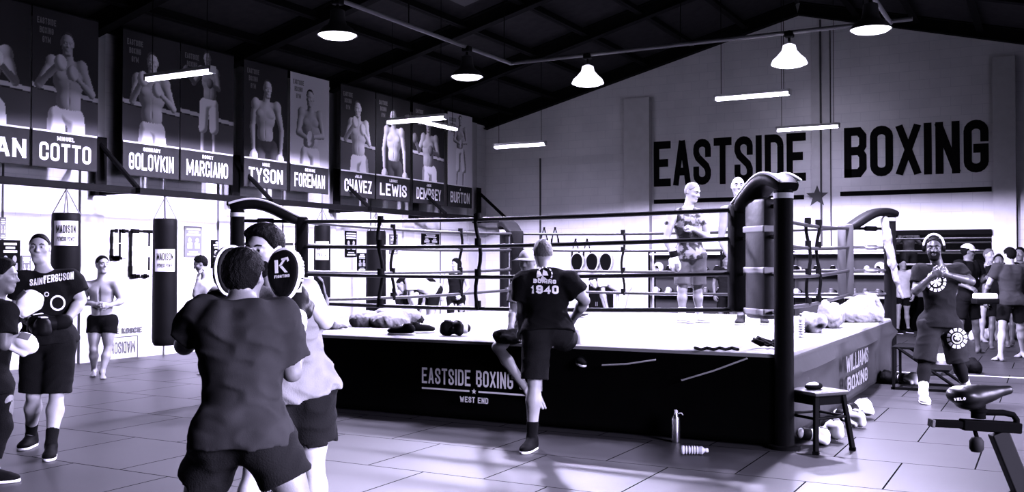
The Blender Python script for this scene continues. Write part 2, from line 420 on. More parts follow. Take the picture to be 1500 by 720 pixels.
def person(label, d, J, tf, hf, s=1.0, g=0.0, group=None, h=.014, skin=None, fat=1.0, mus=1.0, hair='short', hairm=None, beard=None,
           top='tee', topm=None, loose=1.0, hem=None, bot='shorts', botm=None, bt=.85, flare=1.0, feet=('bare', 'bare'), shoem=None, sockm=None,
           hands=('open', 'open'), curl=(.5, .5), hu=(0, 0, 1), face=False, solem=None, crease=1.0, botw=None, side=None, belly=1.0, sleeve=.62, palmv=(None, None), acrossv=(None, None), tights=None):
    skin = skin or SKIN; hairm = hairm or HAIR
    P = {}
    for k, v in J.items():
        if k[:2] == 'an' and v[1] is None:
            p = W(v[0], 387, d + v[2]); p[2] = g + (.088 if feet[0 if k[-1] == 'a' else 1] == 'bare' else .10) * s
        else: p = W(v[0], v[1], d + v[2])
        P[k] = p
    T = nrm(tf[0] * CR + tf[1] * CF); HF = nrm(hf[0] * CR + hf[1] * CF + (hf[2] if len(hf) > 2 else 0) * CU)
    hm = (P['hia'] + P['hib']) / 2; nk = P['nk']; u = nrm(nk - hm); L = np.linalg.norm(nk - hm)
    lat = P['shb'] - P['sha']; lat = nrm(lat - u * np.dot(lat, u)); f = nrm(np.cross(u, lat)); f = f if np.dot(f, T) > 0 else -f
    A = (lat, f, u); root = thing('person', label, 'person', (hm[0], hm[1], g), group)
    at = lambda x, y, t: hm + x * lat * s + y * f * s + u * L * t
    hc = P['hd']
    def torso(i, bl=1.0, k=.06):      # i: how much looser than the body
        w = fat
        return [el(at(0, .0, .02), np.array((.155 * w + i, .108 * w + i, .13 + i)) * s, A, k),
                el(at(0, .005, .33), np.array((.142 * w * belly + i * 1.1, .100 * w * belly + i * 1.1, .17 + i)) * s, A, k),
                el(at(0, .0, .67), np.array((.165 * w + i, .112 * w + i * .9, .20 + i * .5)) * s, A, k),
                el(at(-.075, .055, .74), np.array((.085 + i, .05 * mus + i, .062 + i)) * s, A, .03), el(at(.075, .055, .74), np.array((.085 + i, .05 * mus + i, .062 + i)) * s, A, .03),
                el(at(-.075, -.055, .78), np.array((.08 + i, .055 + i, .11 + i)) * s, A, .04), el(at(.075, -.055, .78), np.array((.08 + i, .055 + i, .11 + i)) * s, A, .04),
                rc(nk - u * .035 * s - f * .01, P['sha'] + u * .012, (.050 + i * .6) * s, (.058 + i * .8) * s, .04), rc(nk - u * .035 * s - f * .01, P['shb'] + u * .012, (.050 + i * .6) * s, (.058 + i * .8) * s, .04),
                rc(P['sha'], P['sha'] * .75 + P['ela'] * .25, (.062 * mus + i * .8) * s, (.056 * mus + i * .8) * s, .035), rc(P['shb'], P['shb'] * .75 + P['elb'] * .25, (.062 * mus + i * .8) * s, (.056 * mus + i * .8) * s, .035)]
    body = torso(0)
    if top is None:                   # bare chest: line of the sternum, belly and blades
        body += [el(at(0, .118, .70), np.array((.008, .03, .09)) * s, A, .02, True), el(at(0, .108, .35), np.array((.006, .016, .13)) * s, A, .015, True),
                 el(at(0, -.125, .6), np.array((.012, .03, .26)) * s, A, .03, True)]
    body.append(rc(nk - u * .05 * s, hc - HF * .012 * s - np.array((0, 0, .04)) * s, .062 * s * (.5 + fat / 2), .054 * s, .03))
    for q in 'ab':
        sh, eb, wr = P['sh' + q], P['el' + q], P['wr' + q]
        bi = sh * .5 + eb * .5
        body += [rc(sh, eb, .050 * mus * s, .038 * s, .025), el(bi, np.array((.046 * mus, .046 * mus, .10)) * s, frame(eb - sh), .03),
                 rc(eb, eb * .72 + wr * .28, .038 * s, .042 * mus * s, .02), rc(eb * .72 + wr * .28, wr, .042 * mus * s, .026 * s, .02)]
        hi, kn, an = P['hi' + q], P['kn' + q], P['an' + q]
        hi2 = hi + (hi - hm) * .05
        body += [rc(hi2, kn, .088 * s * (.4 + .6 * fat), .052 * s, .04), rc(kn, kn * .68 + an * .32, .050 * s, .054 * mus * s, .025), rc(kn * .68 + an * .32, an, .054 * mus * s, .034 * s, .03),
                 el(hi * .55 + kn * .45 + f * .012, np.array((.072 * mus, .078 * mus, .17)) * s, frame(kn - hi), .04)]
        kd = nrm(an - kn); back = -T - kd * np.dot(-T, kd)
        body.append(el(kn * .70 + an * .30 + nrm(back) * .018 * s, np.array((.044 * mus, .044 * mus, .105)) * s, frame(an - kn), .03))
        hx = hm + (hi - hm) * .95
        body.append(el(hx - f * .055 * s + u * .0, np.array((.088, .075, .095)) * s * (.5 + .5 * fat), A, .04))
    boxes = []; hp, HA, hat = head_prims(hc, HF, np.array(hu, float), s)
    body += hp
    fdir = {}
    for i, q in enumerate('ab'):
        wr = P['wr' + q]; dv = nrm(wr - P['el' + q])
        if hands[i] in ('open', 'fist'):
            dv2 = nrm(P['fi' + q] - wr) if 'fi' + q in P else dv
            pv = np.array(palmv[i], float) if palmv[i] is not None else -T * .2 - np.array((0, 0, .4)) + nrm(hm - wr) * .9
            if palmv[i] is not None: pv = pv[0] * CR + pv[1] * CF + pv[2] * CU
            pv = pv - dv2 * np.dot(pv, dv2); ac = np.cross(dv2, nrm(pv))
            if acrossv[i] is not None:
                av = acrossv[i][0] * CR + acrossv[i][1] * CF + acrossv[i][2] * CU
                if np.dot(av, ac) < 0: ac = -ac
            elif np.dot(ac, T) > 0: ac = -ac      # little finger away from the front, thumb forward
            hpz = hand_prims(wr, dv2, ac, pv, s, 1.25 if hands[i] == 'fist' else curl[i]); body += hpz
            l, hh = bounds(hpz); boxes.append((l - .012, hh + .012, .0045 if h < .012 else .006))
        # feet
        an = P['an' + q]; tv = P['to' + q] - an if 'to' + q in P else T * .2
        if 'td' + q in J: pass
        if J['an' + q][1] is None or 'to' + q not in P: tv = np.array((tv[0], tv[1], 0)); fu = np.array((0, 0, 1.0))
        else:
            sk = nrm(P['kn' + q] - an); tv = nrm(tv); fu = nrm(sk - tv * np.dot(sk, tv))
        tv = nrm(tv); fdir[q] = (an, tv, fu)
        fs = np.cross(tv, fu); a2 = lambda x, y, z: an + s * (x * fs + y * tv + z * fu)
        body += [rc(a2(0, -.03, -.055), a2(0, 0, 0), .032 * s, .036 * s, .02), rc(a2(0, 0, -.012), a2(-.0, .11, -.058), .034 * s, .026 * s, .03),
                 el(a2(0, .105, -.066), np.array((.043, .065, .021)) * s, (fs, tv, fu), .02)]
        if feet[i] == 'bare' and h < .02:
            for t in range(5): body.append(rc(a2(-.03 + .015 * t, .13, -.07), a2(-.034 + .017 * t, .175 - .006 * abs(t - 2), -.074), .0105 * s, .009 * s, .006))
    boxes.append((hc - .155 * s, hc + .155 * s, .0055 if h < .012 else (.0075 if h < .016 else .010)))
    R = Pose(); R.root = root; R.P = P; R.A = A; R.at = at; R.hat = hat; R.HA = HA; R.hc = hc; R.T = T; R.s = s; R.f = f; R.u = u; R.hm = hm; R.L = L; R.lat = lat
    R.body = sdf_obj('body', body, h, skin, root, boxes=boxes)
    ss = s * .95
    # hair
    if hair:
        th = {'crop': .006, 'short': .014, 'long': .026, 'mop': .013}[hair]
        rr = np.array((.078 + th, .098 + th, .098 + th)) * ss
        hp2 = [el(hat(0, -.008, .022), rr, HA, .02), cut(hat(0, .058, .074), HA[1] * .80 - HA[2] * .6),
               cut(hat(0, -.04, -.066), HA[1] * .25 - HA[2]), el(hat(0, .108, -.020), np.array((.12, .080, .088)) * ss, HA, .01, True), el(hat(.082, .0, -.012), np.array((.03, .028, .036)) * ss, HA, .008, True), el(hat(-.082, .0, -.012), np.array((.03, .028, .036)) * ss, HA, .008, True)]
        if hair == 'mop': hp2 = [el(hat(0, -.008, .030), rr, HA, .02), el(hat(.01, .045, .092), np.array((.062, .050, .030)) * ss, HA, .03),
               cut(hat(0, .074, .078), HA[1] * .85 - HA[2] * .52), cut(hat(0, -.04, -.075), HA[1] * .3 - HA[2]), el(hat(0, .09, -.035), np.array((.12, .080, .085)) * ss, HA, .01, True), el(hat(.085, .0, -.018), np.array((.03, .028, .036)) * ss, HA, .008, True), el(hat(-.085, .0, -.018), np.array((.03, .028, .036)) * ss, HA, .008, True)]
        if hair == 'long': hp2 += [rc(hat(0, -.10, .0), hat(0, -.13, -.10), .035 * ss, .012 * ss, .03)]
        hh = .006 if h < .012 else .009
        amp = .0028 if hair == 'crop' else .0045
        R.hair = sdf_obj('hair', hp2, hh, hairm, root, disp=lambda X, Y, Z: amp * noise3(X, Y, Z, 150, 3) + amp * .8 * noise3(X, Y, Z, 55, 4))
    if beard:
        bp = [el(hat(0, .026, -.045), np.array((.0655, .075, .087)) * ss, HA, .03), rc(hat(-.022, .066, -.106), hat(.022, .066, -.106), .025 * ss, .025 * ss, .03),
              cut(hat(0, .08, -.034), HA[2] * .8 - HA[1] * .60), cut(hat(0, .0, 0), -HA[1]),
              el(hat(0, .104, -.064), np.array((.026, .02, .015)) * ss, HA, .006, True)]
        sdf_obj('beard', bp, .0055, beard, root)
    if face:
        for sx in (-1, 1):
            m = MB().ell(hat(sx * .032, .0905, .007), (.0058 * ss, .0045 * ss, .0058 * ss), HA, 10, 6); m.build('eye', HAIR, root, True)
            MB().tube([hat(sx * .014, .098, .028), hat(sx * .030, .098, .034), hat(sx * .048, .086, .030)], [.003, .0045, .003]).build('eyebrow', HAIR, root, True)
    # clothes
    wr_amp = .006 * crease
    def folds(sd, f1=26, a=wr_amp): return lambda X, Y, Z: a * .8 * noise3(X, Y, Z, f1 * .7, sd, (1, 1, .8)) - a * 1.1 * (1 - 2.2 * np.minimum(.45, np.abs(noise3(X, Y, Z, f1 * .75, sd + 9, (.8, .8, 1.5)))))
    ch = max(.008, h * .85)
    if top in ('tee', 'tank'):
        i = .016 * loose + .004; tp = torso(i)
        hemt = -.12 if hem is None else hem
        tp.append(el(at(0, -.005, hemt + .02), np.array((.168 * fat + i * 1.6, .130 * fat + i * 1.6, .17)) * s, A, .06))
        tp += [el(hm + (P['hi' + q] - hm) * .95 - f * .05 * s, (np.array((.088, .075, .095)) * (.5 + .5 * fat) + i * 1.2) * s, A, .05) for q in 'ab']
        tp.append(cut(at(0, 0, hemt), -u)); tp.append(cut(nk + u * .012 * s, u))
        if top == 'tee':
            for q in 'ab':
                sh, eb = P['sh' + q], P['el' + q]
                tp.append(rc(sh, sh * (1 - sleeve) + eb * sleeve, (.066 * mus + i * .8) * s, (.058 * mus + i * 1.3) * s, .03, True))
        else:
            for sx, q in ((-1, 'a'), (1, 'b')):
                tp.append(el(P['sh' + q] + lat * sx * .02 * s, np.array((.070, .16, .12)) * s, A, .02, True))
        tp.append(el(nk + u * .03 * s + f * .03 * s, np.array((.062, .075, .06 if top == 'tee' else .10)) * s, A, .015, True))
        R.top = sdf_obj('t_shirt' if top == 'tee' else 'tank_top', tp, ch, topm or BLACKC, root, disp=folds(5))
    if bot:
        i = .014; w = 1.0 if botw is None else botw
        bp = [el(at(0, 0, .03), np.array((.150 * fat + i, .108 * fat + i, .12)) * s, A, .04)]
        for q in 'ab':
            hx = hm + (P['hi' + q] - hm) * .95
            bp.append(el(hx - f * .05 * s, np.array((.090 + i, .075 + i, .10 + i)) * s * (.5 + .5 * fat), A, .04))
            bp.append(rc(P['hi' + q] * .9 + hm * .1 - u * .0, P['hi' + q], .09 * s * w, .10 * s * w, .04))
        bp.append(cut(at(0, 0, .14 if top is None else min(.14, (-.12 if hem is None else hem) + .10)), u))
        for q in 'ab':
            hi, kn, an = P['hi' + q], P['kn' + q], P['an' + q]
            r0 = (.088 * (.4 + .6 * fat) + .012) * s * w
            e = hi + (kn - hi) * min(bt, 1)
            if bt <= 1: bp.append(rc(hi, e, r0, r0 * (.86 + .14 * (1 - bt)) * flare, .035, True))
            else:
                bp.append(rc(hi, kn, r0, .066 * s * w, .04)); bp.append(rc(kn, kn + (an - kn) * (bt - 1), .066 * s * w, .058 * s * w * flare, .03, True))
        R.bot = sdf_obj('shorts' if bt < 1.3 else 'trousers', bp, ch, botm or BLACKC, root, disp=folds(15, 22, .005 * crease))
    if tights:
        for q in 'ab':
            kn, an, hi = P['kn' + q], P['an' + q], P['hi' + q]
            e = an * .9 + kn * .1
            sdf_obj('leggings', [rc(hi * .3 + kn * .7, kn, .066 * s, .058 * s, .03), rc(kn, kn * .68 + an * .32, .057 * s, .062 * s * mus, .02),
                                 rc(kn * .68 + an * .32, e, .062 * mus * s, .043 * s, .02, True), el(kn * .70 + an * .30, np.array((.055 * mus, .055 * mus, .11)) * s, frame(an - kn), .03)], ch, tights, root)
    for i, q in enumerate('ab'):
        an, tv, fu = fdir[q]; fs = np.cross(tv, fu); a2 = lambda x, y, z: an + s * (x * fs + y * tv + z * fu)
        if feet[i] == 'shoe':
            sp = [rc(a2(0, -.035, -.045), a2(0, -.01, .005), .042 * s, .044 * s, .02), rc(a2(0, .0, -.02), a2(0, .12, -.058), .044 * s, .036 * s, .03), el(a2(0, .12, -.066), np.array((.052, .085, .034)) * s, (fs, tv, fu), .02),
                  el(a2(0, .03, -.075), np.array((.043, .115, .03)) * s, (fs, tv, fu), .03), cut(a2(0, 0, -.082), -fu), cut(a2(0, 0, .035), fu)]
            sm_ = shoem[i] if isinstance(shoem, tuple) else shoem
            so = sdf_obj('shoe', sp, min(h, .009), sm_ or WHITE, root)
            sl = [el(a2(0, -.02, -.088), np.array((.043, .062, .03)) * s, (fs, tv, fu), .03), el(a2(0, .11, -.088), np.array((.052, .10, .03)) * s, (fs, tv, fu), .05), cut(a2(0, 0, -.078), fu), cut(a2(0, 0, -.0995), -fu)]
            sdf_obj('sole', sl, min(h, .008), solem or WHITE, so)
            if h < .016:
                lm = MB()
                for t in range(4): lm.tube([a2(-.024, .045 + .022 * t, -.012 - .010 * t), a2(0, .048 + .022 * t, .004 - .012 * t), a2(.024, .045 + .022 * t, -.012 - .010 * t)], .004, 6)
                lm.build('laces', PRINTK if (sm_ in (WHITE, WHITEC, None)) else PRINTW, so, True)
            if sockm:
                kn = P['kn' + q]
                sdf_obj('sock', [rc(an, an + (kn - an) * .30, .042 * s, .050 * s, .01, True), rc(an - (kn - an) * .1, an, .042 * s, .042 * s, .02)], .009, sockm, root)
    return R
def boxing_glove(parent, wr, d, up, m, cuffm, s=1.0, name='boxing_glove', label=None, cat=None, group=None):
    """wr: wrist end of the cuff, d: way the fist points, up: back of the hand"""
    d = nrm(d); up = nrm(np.asarray(up, float) - d * np.dot(up, d)); sd = np.cross(d, up); A = (d, sd, up); wr = np.asarray(wr, float)
    q = lambda x, y, z: wr + s * (x * d + y * sd + z * up)
    pr = [rc(q(-.0, 0, 0), q(.10, 0, .0), .048 * s, .052 * s, .03), el(q(.185, 0, .018), np.array((.085, .062, .068)) * s, A, .03), el(q(.215, 0, -.028), np.array((.06, .060, .045)) * s, A, .025),
          rc(q(.11, .050, -.01), q(.20, .060, -.035), .030 * s, .028 * s, .015), el(q(.175, 0, -.075), np.array((.05, .035, .022)) * s, A, .02, True)]
    g = sdf_obj(name, pr, .008, m, parent)
    MB().lathe([(.050 * s, -.01 * s), (.0555 * s, 0), (.0565 * s, .03 * s), (.0555 * s, .068 * s), (.050 * s, .075 * s)], wr, d, 20).build('cuff_strap', cuffm, g, True)
    MB().box(q(.19, 0, .083), (.07 * s, .055 * s, .006), A, .002).build('logo_patch', PRINTG if m is WHITE else PRINTW, g, True)
    if label: tag(g, label, cat, group)
    return g
# ---------------------------------------------------------------- condensed capital lettering, drawn as strokes in a unit box
def _arc(cx, cy, rx, ry, a0, a1, n=4): return [(cx + rx * math.cos(math.radians(a0 + (a1 - a0) * i / n)), cy + ry * math.sin(math.radians(a0 + (a1 - a0) * i / n))) for i in range(n + 1)]
_T = _arc(.5, .84, .5, .16, 0, 180, 8); _B = _arc(.5, .16, .5, .16, 180, 360, 8)
_O = _T + _B + [_T[0]]
GLY = {
 'A': [[(0, 0), (.44, 1)], [(.56, 1), (1, 0)], [(.2, .27), (.8, .27)]], 'B': [[(0, 0), (0, 1), (.75, 1), (1, .88), (1, .65), (.78, .53), (0, .53)], [(.78, .53), (1, .4), (1, .12), (.75, 0), (0, 0)]],
 'C': [[(1, .70)] + _T + _B + [(1, .30)]], 'D': [[(0, 0), (0, 1)] + _arc(.55, .80, .45, .20, 90, 0, 5) + _arc(.55, .20, .45, .20, 0, -90, 5) + [(0, 0)]],
 'E': [[(1, 1), (0, 1), (0, 0), (1, 0)], [(0, .52), (.78, .52)]], 'F': [[(1, 1), (0, 1), (0, 0)], [(0, .52), (.8, .52)]],
 'G': [[(1, .70)] + _T + _B + [(1, .45), (.58, .45)]], 'H': [[(0, 0), (0, 1)], [(1, 0), (1, 1)], [(0, .5), (1, .5)]],
 'I': [[(.5, 0), (.5, 1)]], 'J': [[(1, 1), (1, .13), (.75, 0), (.25, 0), (0, .13), (0, .3)]], 'K': [[(0, 0), (0, 1)], [(1, 1), (.08, .45)], [(.3, .58), (1, 0)]], 'L': [[(0, 1), (0, 0), (1, 0)]],
 'M': [[(0, 0), (0, 1)], [(1, 0), (1, 1)], [(0, 1), (.5, .2)], [(1, 1), (.5, .2)]], 'N': [[(0, 0), (0, 1)], [(1, 0), (1, 1)], [(.02, 1), (.98, 0)]], 'O': [_O], 'P': [[(0, 0), (0, 1), (.75, 1), (1, .87), (1, .6), (.75, .47), (0, .47)]],
 'Q': [_O, [(.6, .25), (1, -.05)]], 'R': [[(0, 0), (0, 1), (.75, 1), (1, .87), (1, .62), (.75, .5), (0, .5)], [(.55, .5), (1, 0)]],
 'S': [[(1, .72)] + _T + [(0, .74), (.14, .62), (.86, .38), (1, .26)] + _arc(.5, .16, .5, .16, 360, 180, 8) + [(0, .28)]], 'T': [[(0, 1), (1, 1)], [(.5, 1), (.5, 0)]],
 'U': [[(0, 1)] + _B + [(1, 1)]], 'V': [[(0, 1), (.45, 0)], [(.55, 0), (1, 1)]], 'W': [[(0, 1), (.24, 0)], [(.24, 0), (.5, .8)], [(.5, .8), (.76, 0)], [(.76, 0), (1, 1)]], 'X': [[(0, 0), (1, 1)], [(0, 1), (1, 0)]],
 'Y': [[(0, 1), (.5, .45), (1, 1)], [(.5, .45), (.5, 0)]], 'Z': [[(0, 1), (1, 1), (0, 0), (1, 0)]],
 '0': [_O], '1': [[(.15, .8), (.5, 1), (.5, 0)]], '4': [[(.8, 0), (.8, 1), (0, .3), (1, .3)]], '9': [[(0, .13), (.25, 0), (.75, 0), (1, .13), (1, .87), (.75, 1), (.25, 1), (0, .87), (0, .6), (.25, .47), (1, .47)]], '.': [[(.5, 0), (.5, .04)]],
}
GW = {'I': .0, 'M': 1.45, 'W': 1.5, '.': 0.0, '1': .6}
def glyph_quads(text, H, cw, st, gap):
    """returns list of quads (4 xy points) and the total width; cw = width of a letter, st = stroke width"""
    Q = []; x = 0.0
    for ch in text:
        if ch == ' ': x += cw * .75; continue
        w = GW.get(ch, 1.0); wid = st if w == 0 else cw * w
        for pl in GLY.get(ch, []):
            pts = [np.array((x + (st / 2 if w == 0 else st / 2 + p[0] * (wid - st)), st / 2 + p[1] * (H - st))) for p in pl]
            closed = np.allclose(pts[0], pts[-1]); n = len(pts)
            dirs = [nrm(pts[i + 1] - pts[i]) for i in range(n - 1)]
            L = []; R = []
            for i in range(n):
                if closed: d0 = dirs[(i - 1) % (n - 1)]; d1 = dirs[i % (n - 1)]
                else: d0 = dirs[max(i - 1, 0)]; d1 = dirs[min(i, n - 2)]
                p = pts[i].copy()
                if not closed and i == 0 and ch not in 'AVXYKMNW': p -= d1 * st / 2
                if not closed and i == n - 1 and ch not in 'AVXYKMNW': p += d0 * st / 2
                if not closed and ch in 'AVXYKMNW':
                    if i == 0: p -= d1 * st * .5
                    if i == n - 1: p += d0 * st * .5
                n0 = np.array((-d0[1], d0[0])); n1 = np.array((-d1[1], d1[0])); m = nrm(n0 + n1) if np.linalg.norm(n0 + n1) > 1e-3 else n0
                k = min(1 / max(.42, float(m @ n0)), 1.9) * st / 2
                L.append(p + m * k); R.append(p - m * k)
            for i in range(n - 1): 
                q = [L[i], L[i + 1], R[i + 1], R[i]]
                Q.append([np.array((v[0], min(max(v[1], 0), H))) for v in q])
        x += wid + gap
    return Q, x - gap
def text_mb(mb, text, o, X, U, H, cw, st, gap, align='c', proj=None, width=None):
    Q, w = glyph_quads(text, H, cw, st, gap)
    kx = 1.0 if width is None else width / w
    ox = {'c': -w / 2, 'l': 0, 'r': -w}[align]
    nn = np.cross(X, U)
    for i, q in enumerate(Q):
        pts = [np.asarray(o, float) + (v[0] + ox) * kx * X + v[1] * U + nn * (i % 9) * 2e-4 for v in q]
        if proj: pts = [proj(p) for p in pts]
        mb.add(pts, [(0, 1, 2, 3)])
    return mb
def star_pts(o, X, U, r, n=5, ri=.42):
    return [o + (r if i % 2 == 0 else r * ri) * (math.sin(PI * i / n) * X + math.cos(PI * i / n) * U) for i in range(2 * n)]
EX = np.array((1., 0, 0)); EY = np.array((0, 1., 0)); EZ = np.array((0, 0, 1.))

# ---------------------------------------------------------------- the room
XL, XR, YB, YN, XRIDGE, ZE, ZR = -13.0, 3.2, 22.4, -6.0, -4.9, 5.3, 7.35
ztop = lambda x: ZE + (ZR - ZE) * (1 - abs(x - XRIDGE) / 8.1)
struct('floor', MB().box(((XL + XR) / 2, 11, -.1), (16.6, 38.4, .2)), floor_mat())
WALLM = block_wall('painted_block_wall', 0.82)
PAINT = mat('painted_concrete', 0.60, 0.8, var=.05)
struct('wall_left', MB().box((XL - .15, 8.3, 2.6), (.3, 29, 5.3)), WALLM)
wr_ = MB()
wr_.box((XR + .15, -2.2, 2.6), (.3, 7.4, 5.4)).box((XR + .15, 7.45, 2.6), (.3, 3.7, 5.4)).box((XR + .15, 17.85, 2.6), (.3, 9.5, 5.4)).box((XR + .15, 3.5, 4.25), (.3, 4.4, 2.1)).box((XR + .15, 11.2, 4.25), (.3, 3.9, 2.1))
struct('wall_right', wr_, WALLM)
# back wall in three pieces round the opening into the next hall
OX0, OX1, OZ = -3.15, -1.05, 2.22
wb = MB()
wb.prism([(XL - .3, YB, 0), (OX0, YB, 0), (OX0, YB, ztop(OX0)), (XRIDGE, YB, ZR), (XL - .3, YB, ztop(XL - .3))], (0, .25, 0))
wb.prism([(OX0, YB, OZ), (OX1, YB, OZ), (OX1, YB, ztop(OX1)), (OX0, YB, ztop(OX0))], (0, .25, 0))
wb.prism([(OX1, YB, 0), (XR + .3, YB, 0), (XR + .3, YB, ztop(XR + .3)), (OX1, YB, ztop(OX1))], (0, .25, 0))
struct('wall_back', wb, WALLM)
struct('wall_near', MB().prism([(XL - .3, YN, 0), (XR + .3, YN, 0), (XR + .3, YN, ztop(XR + .3)), (XRIDGE, YN, ZR), (XL - .3, YN, ztop(XL - .3))], (0, -.25, 0)), WALLM)
# next hall through the opening
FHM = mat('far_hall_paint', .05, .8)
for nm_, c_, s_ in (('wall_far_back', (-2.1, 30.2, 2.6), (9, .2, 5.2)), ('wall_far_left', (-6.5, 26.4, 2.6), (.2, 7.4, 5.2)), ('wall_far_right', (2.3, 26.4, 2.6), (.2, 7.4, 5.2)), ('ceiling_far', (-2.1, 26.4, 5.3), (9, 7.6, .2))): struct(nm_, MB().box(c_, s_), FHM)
# gable roof of dark sheets
rf = MB()
for sgn in (-1, 1):
    x1 = XRIDGE + sgn * 8.5; z1 = ZR - 2.05 * 8.5 / 8.1
    rf.prism([(XRIDGE, YN - .3, ZR), (x1, YN - .3, z1), (x1, YN - .3, z1 + .1), (XRIDGE, YN - .3, ZR + .1)], (0, YB - YN + .6, 0))
struct('ceiling', rf, ROOF)
sl = math.atan2(2.05, 8.1)
def slope_ax(sgn):
    d = np.array((sgn * math.cos(sl), 0, -math.sin(sl))); return (d, EY, np.cross(d, EY))
for j, y in enumerate((1.7, 4.55, 7.4, 10.25, 13.1, 15.95, 18.8, 22.28)):
    rb = MB()
    for sgn in (-1, 1):
        A = slope_ax(sgn); c = np.array((XRIDGE + sgn * 4.05, y, (ZE + ZR) / 2 - .15))
        rb.box(c, (8.3, .02, .26), A); rb.box(c + A[2] * .13 * (1 if A[2][2] > 0 else -1), (8.3, .18, .025), A); rb.box(c - A[2] * .13 * (1 if A[2][2] > 0 else -1), (8.3, .18, .025), A)
    struct('rafter_%d' % (j + 1), rb, BEAM)
for sgn in (-1, 1):
    for k in range(1, 7):
        q = k * 1.25; x = XRIDGE + sgn * q * math.cos(sl); z = ZR - q * math.sin(sl) - .085
        struct('purlin', MB().box((x, (YN + YB) / 2, z), (.07, YB - YN, .15)).box((x + .05, (YN + YB) / 2, z - .06), (.1, YB - YN, .02)), BEAM)
# pale translucent sheets let into the roof, in dark grey
SKY = mat('grey_roof_sheet', .05, .7)
for (x, y) in ((-6.8, 5.9), (-8.6, 8.8), (-6.6, 11.6), (-8.9, 14.6), (-6.7, 17.4)):
    A = slope_ax(-1); struct('trim_roof_sheet', MB().box((x, y, ZR - abs(x - XRIDGE) * math.tan(sl) - .012), (.95, 1.5, .01), A), SKY)
# pilasters and panel joints
for j, y in enumerate((1.7, 4.55, 7.4, 10.25, 13.1, 15.95, 18.8, 21.65)):
    struct('pillar_left_%d' % (j + 1), MB().box((XL + .03, y, 2.6), (.06, .42, 5.2)), PAINT)
xb = lambda px: float(on_y(px, 300, YB)[0])
struct('pillar_back_1', MB().box(((xb(918) + xb(955)) / 2, YB - .09, 2.75), (xb(955) - xb(918), .18, 5.5)), PAINT)
struct('pillar_back_2', MB().box(((xb(1190) + xb(1217)) / 2, YB - .03, 3.4), (xb(1217) - xb(1190), .06, 6.6)), PAINT)
struct('pillar_back_3', MB().box(((xb(1456) + xb(1489)) / 2, YB - .10, 2.85), (xb(1489) - xb(1456), .20, 5.7)), PAINT)
JNT = mat('joint_dark_grey', .06, .9)  # dark grey for the panel joints and the baseboard
for px, zt, zb in ((792, 4.2, 0), (918, 5.4, .0), (1204, 6.9, 1.9), (1217, 6.7, 1.9)):
    struct('trim_joint', MB().box((xb(px), YB - (.075 if px == 1204 else .012), (zt + zb) / 2), (.035, .05, zt - zb)), JNT)
for y in (8.8, 11.7, 14.6, 17.4, 20.2): struct('trim_joint', MB().box((XL + .005, y, 1.5), (.02, .025, 3.0)), JNT)
struct('baseboard_back', MB().box(((XL + OX0) / 2, YB - .02, .06), (OX0 - XL, .04, .12)), JNT)
struct('trim_opening', MB().box(((OX0 + OX1) / 2, YB + .0, OZ - .05), (OX1 - OX0, .3, .10)), BEAM)
struct('trim_eave', MB().box((XL + .05, (YN + YB) / 2, 5.2), (.12, YB - YN, .14)), BEAM)
# unseen roller door added for side fill light, rolled up: frame only
struct('added_door_1', MB().box((XR + .02, 1.42, 1.6), (.2, .12, 3.2)).box((XR + .02, 5.58, 1.6), (.2, .12, 3.2)).box((XR - .05, 3.5, 3.35), (.45, 4.4, .4), None, .1), STEEL)

struct('added_door_2', MB().box((XR + .02, 9.36, 1.6), (.2, .12, 3.2)).box((XR + .02, 13.04, 1.6), (.2, .12, 3.2)).box((XR - .05, 11.2, 3.35), (.45, 3.8, .4), None, .1), STEEL)  # second unseen door, added to brighten the floor along the ring side

# ---------------------------------------------------------------- painted wall sign
sg = thing('wall_sign', 'huge black block letters with bars and a star painted across the back wall', 'sign', (-4.5, YB, 3))
def letters_on_wall(txt, px0, px1, zb, zt):
    m = MB(); x0, x1 = xb(px0), xb(px1)
    text_mb(m, txt, np.array(((x0 + x1) / 2, YB - .006, zb)), EX, EZ, zt - zb, .56, .185, .085, 'c', None, x1 - x0)
    return m
letters_on_wall('EASTSIDE', 958, 1181, 3.36, 4.44).build('lettering', PRINTK, sg)
letters_on_wall('BOXING', 1237, 1449, 3.39, 4.48).build('lettering', PRINTK, sg)
MB().box(((xb(958) + xb(1178)) / 2, YB - .005, 3.0), (xb(1178) - xb(958), .01, .10)).build('bar', PRINTK, sg)
MB().box(((xb(1231) + xb(1453)) / 2, YB - .005, 3.04), (xb(1453) - xb(1231), .01, .10)).build('bar', PRINTK, sg)
MB().prism(star_pts(np.array((xb(1198), YB - .062, 3.0)), EX, EZ, .25), (0, -.006, 0)).build('star', mat('grey_star_paint', .05, .7), sg)

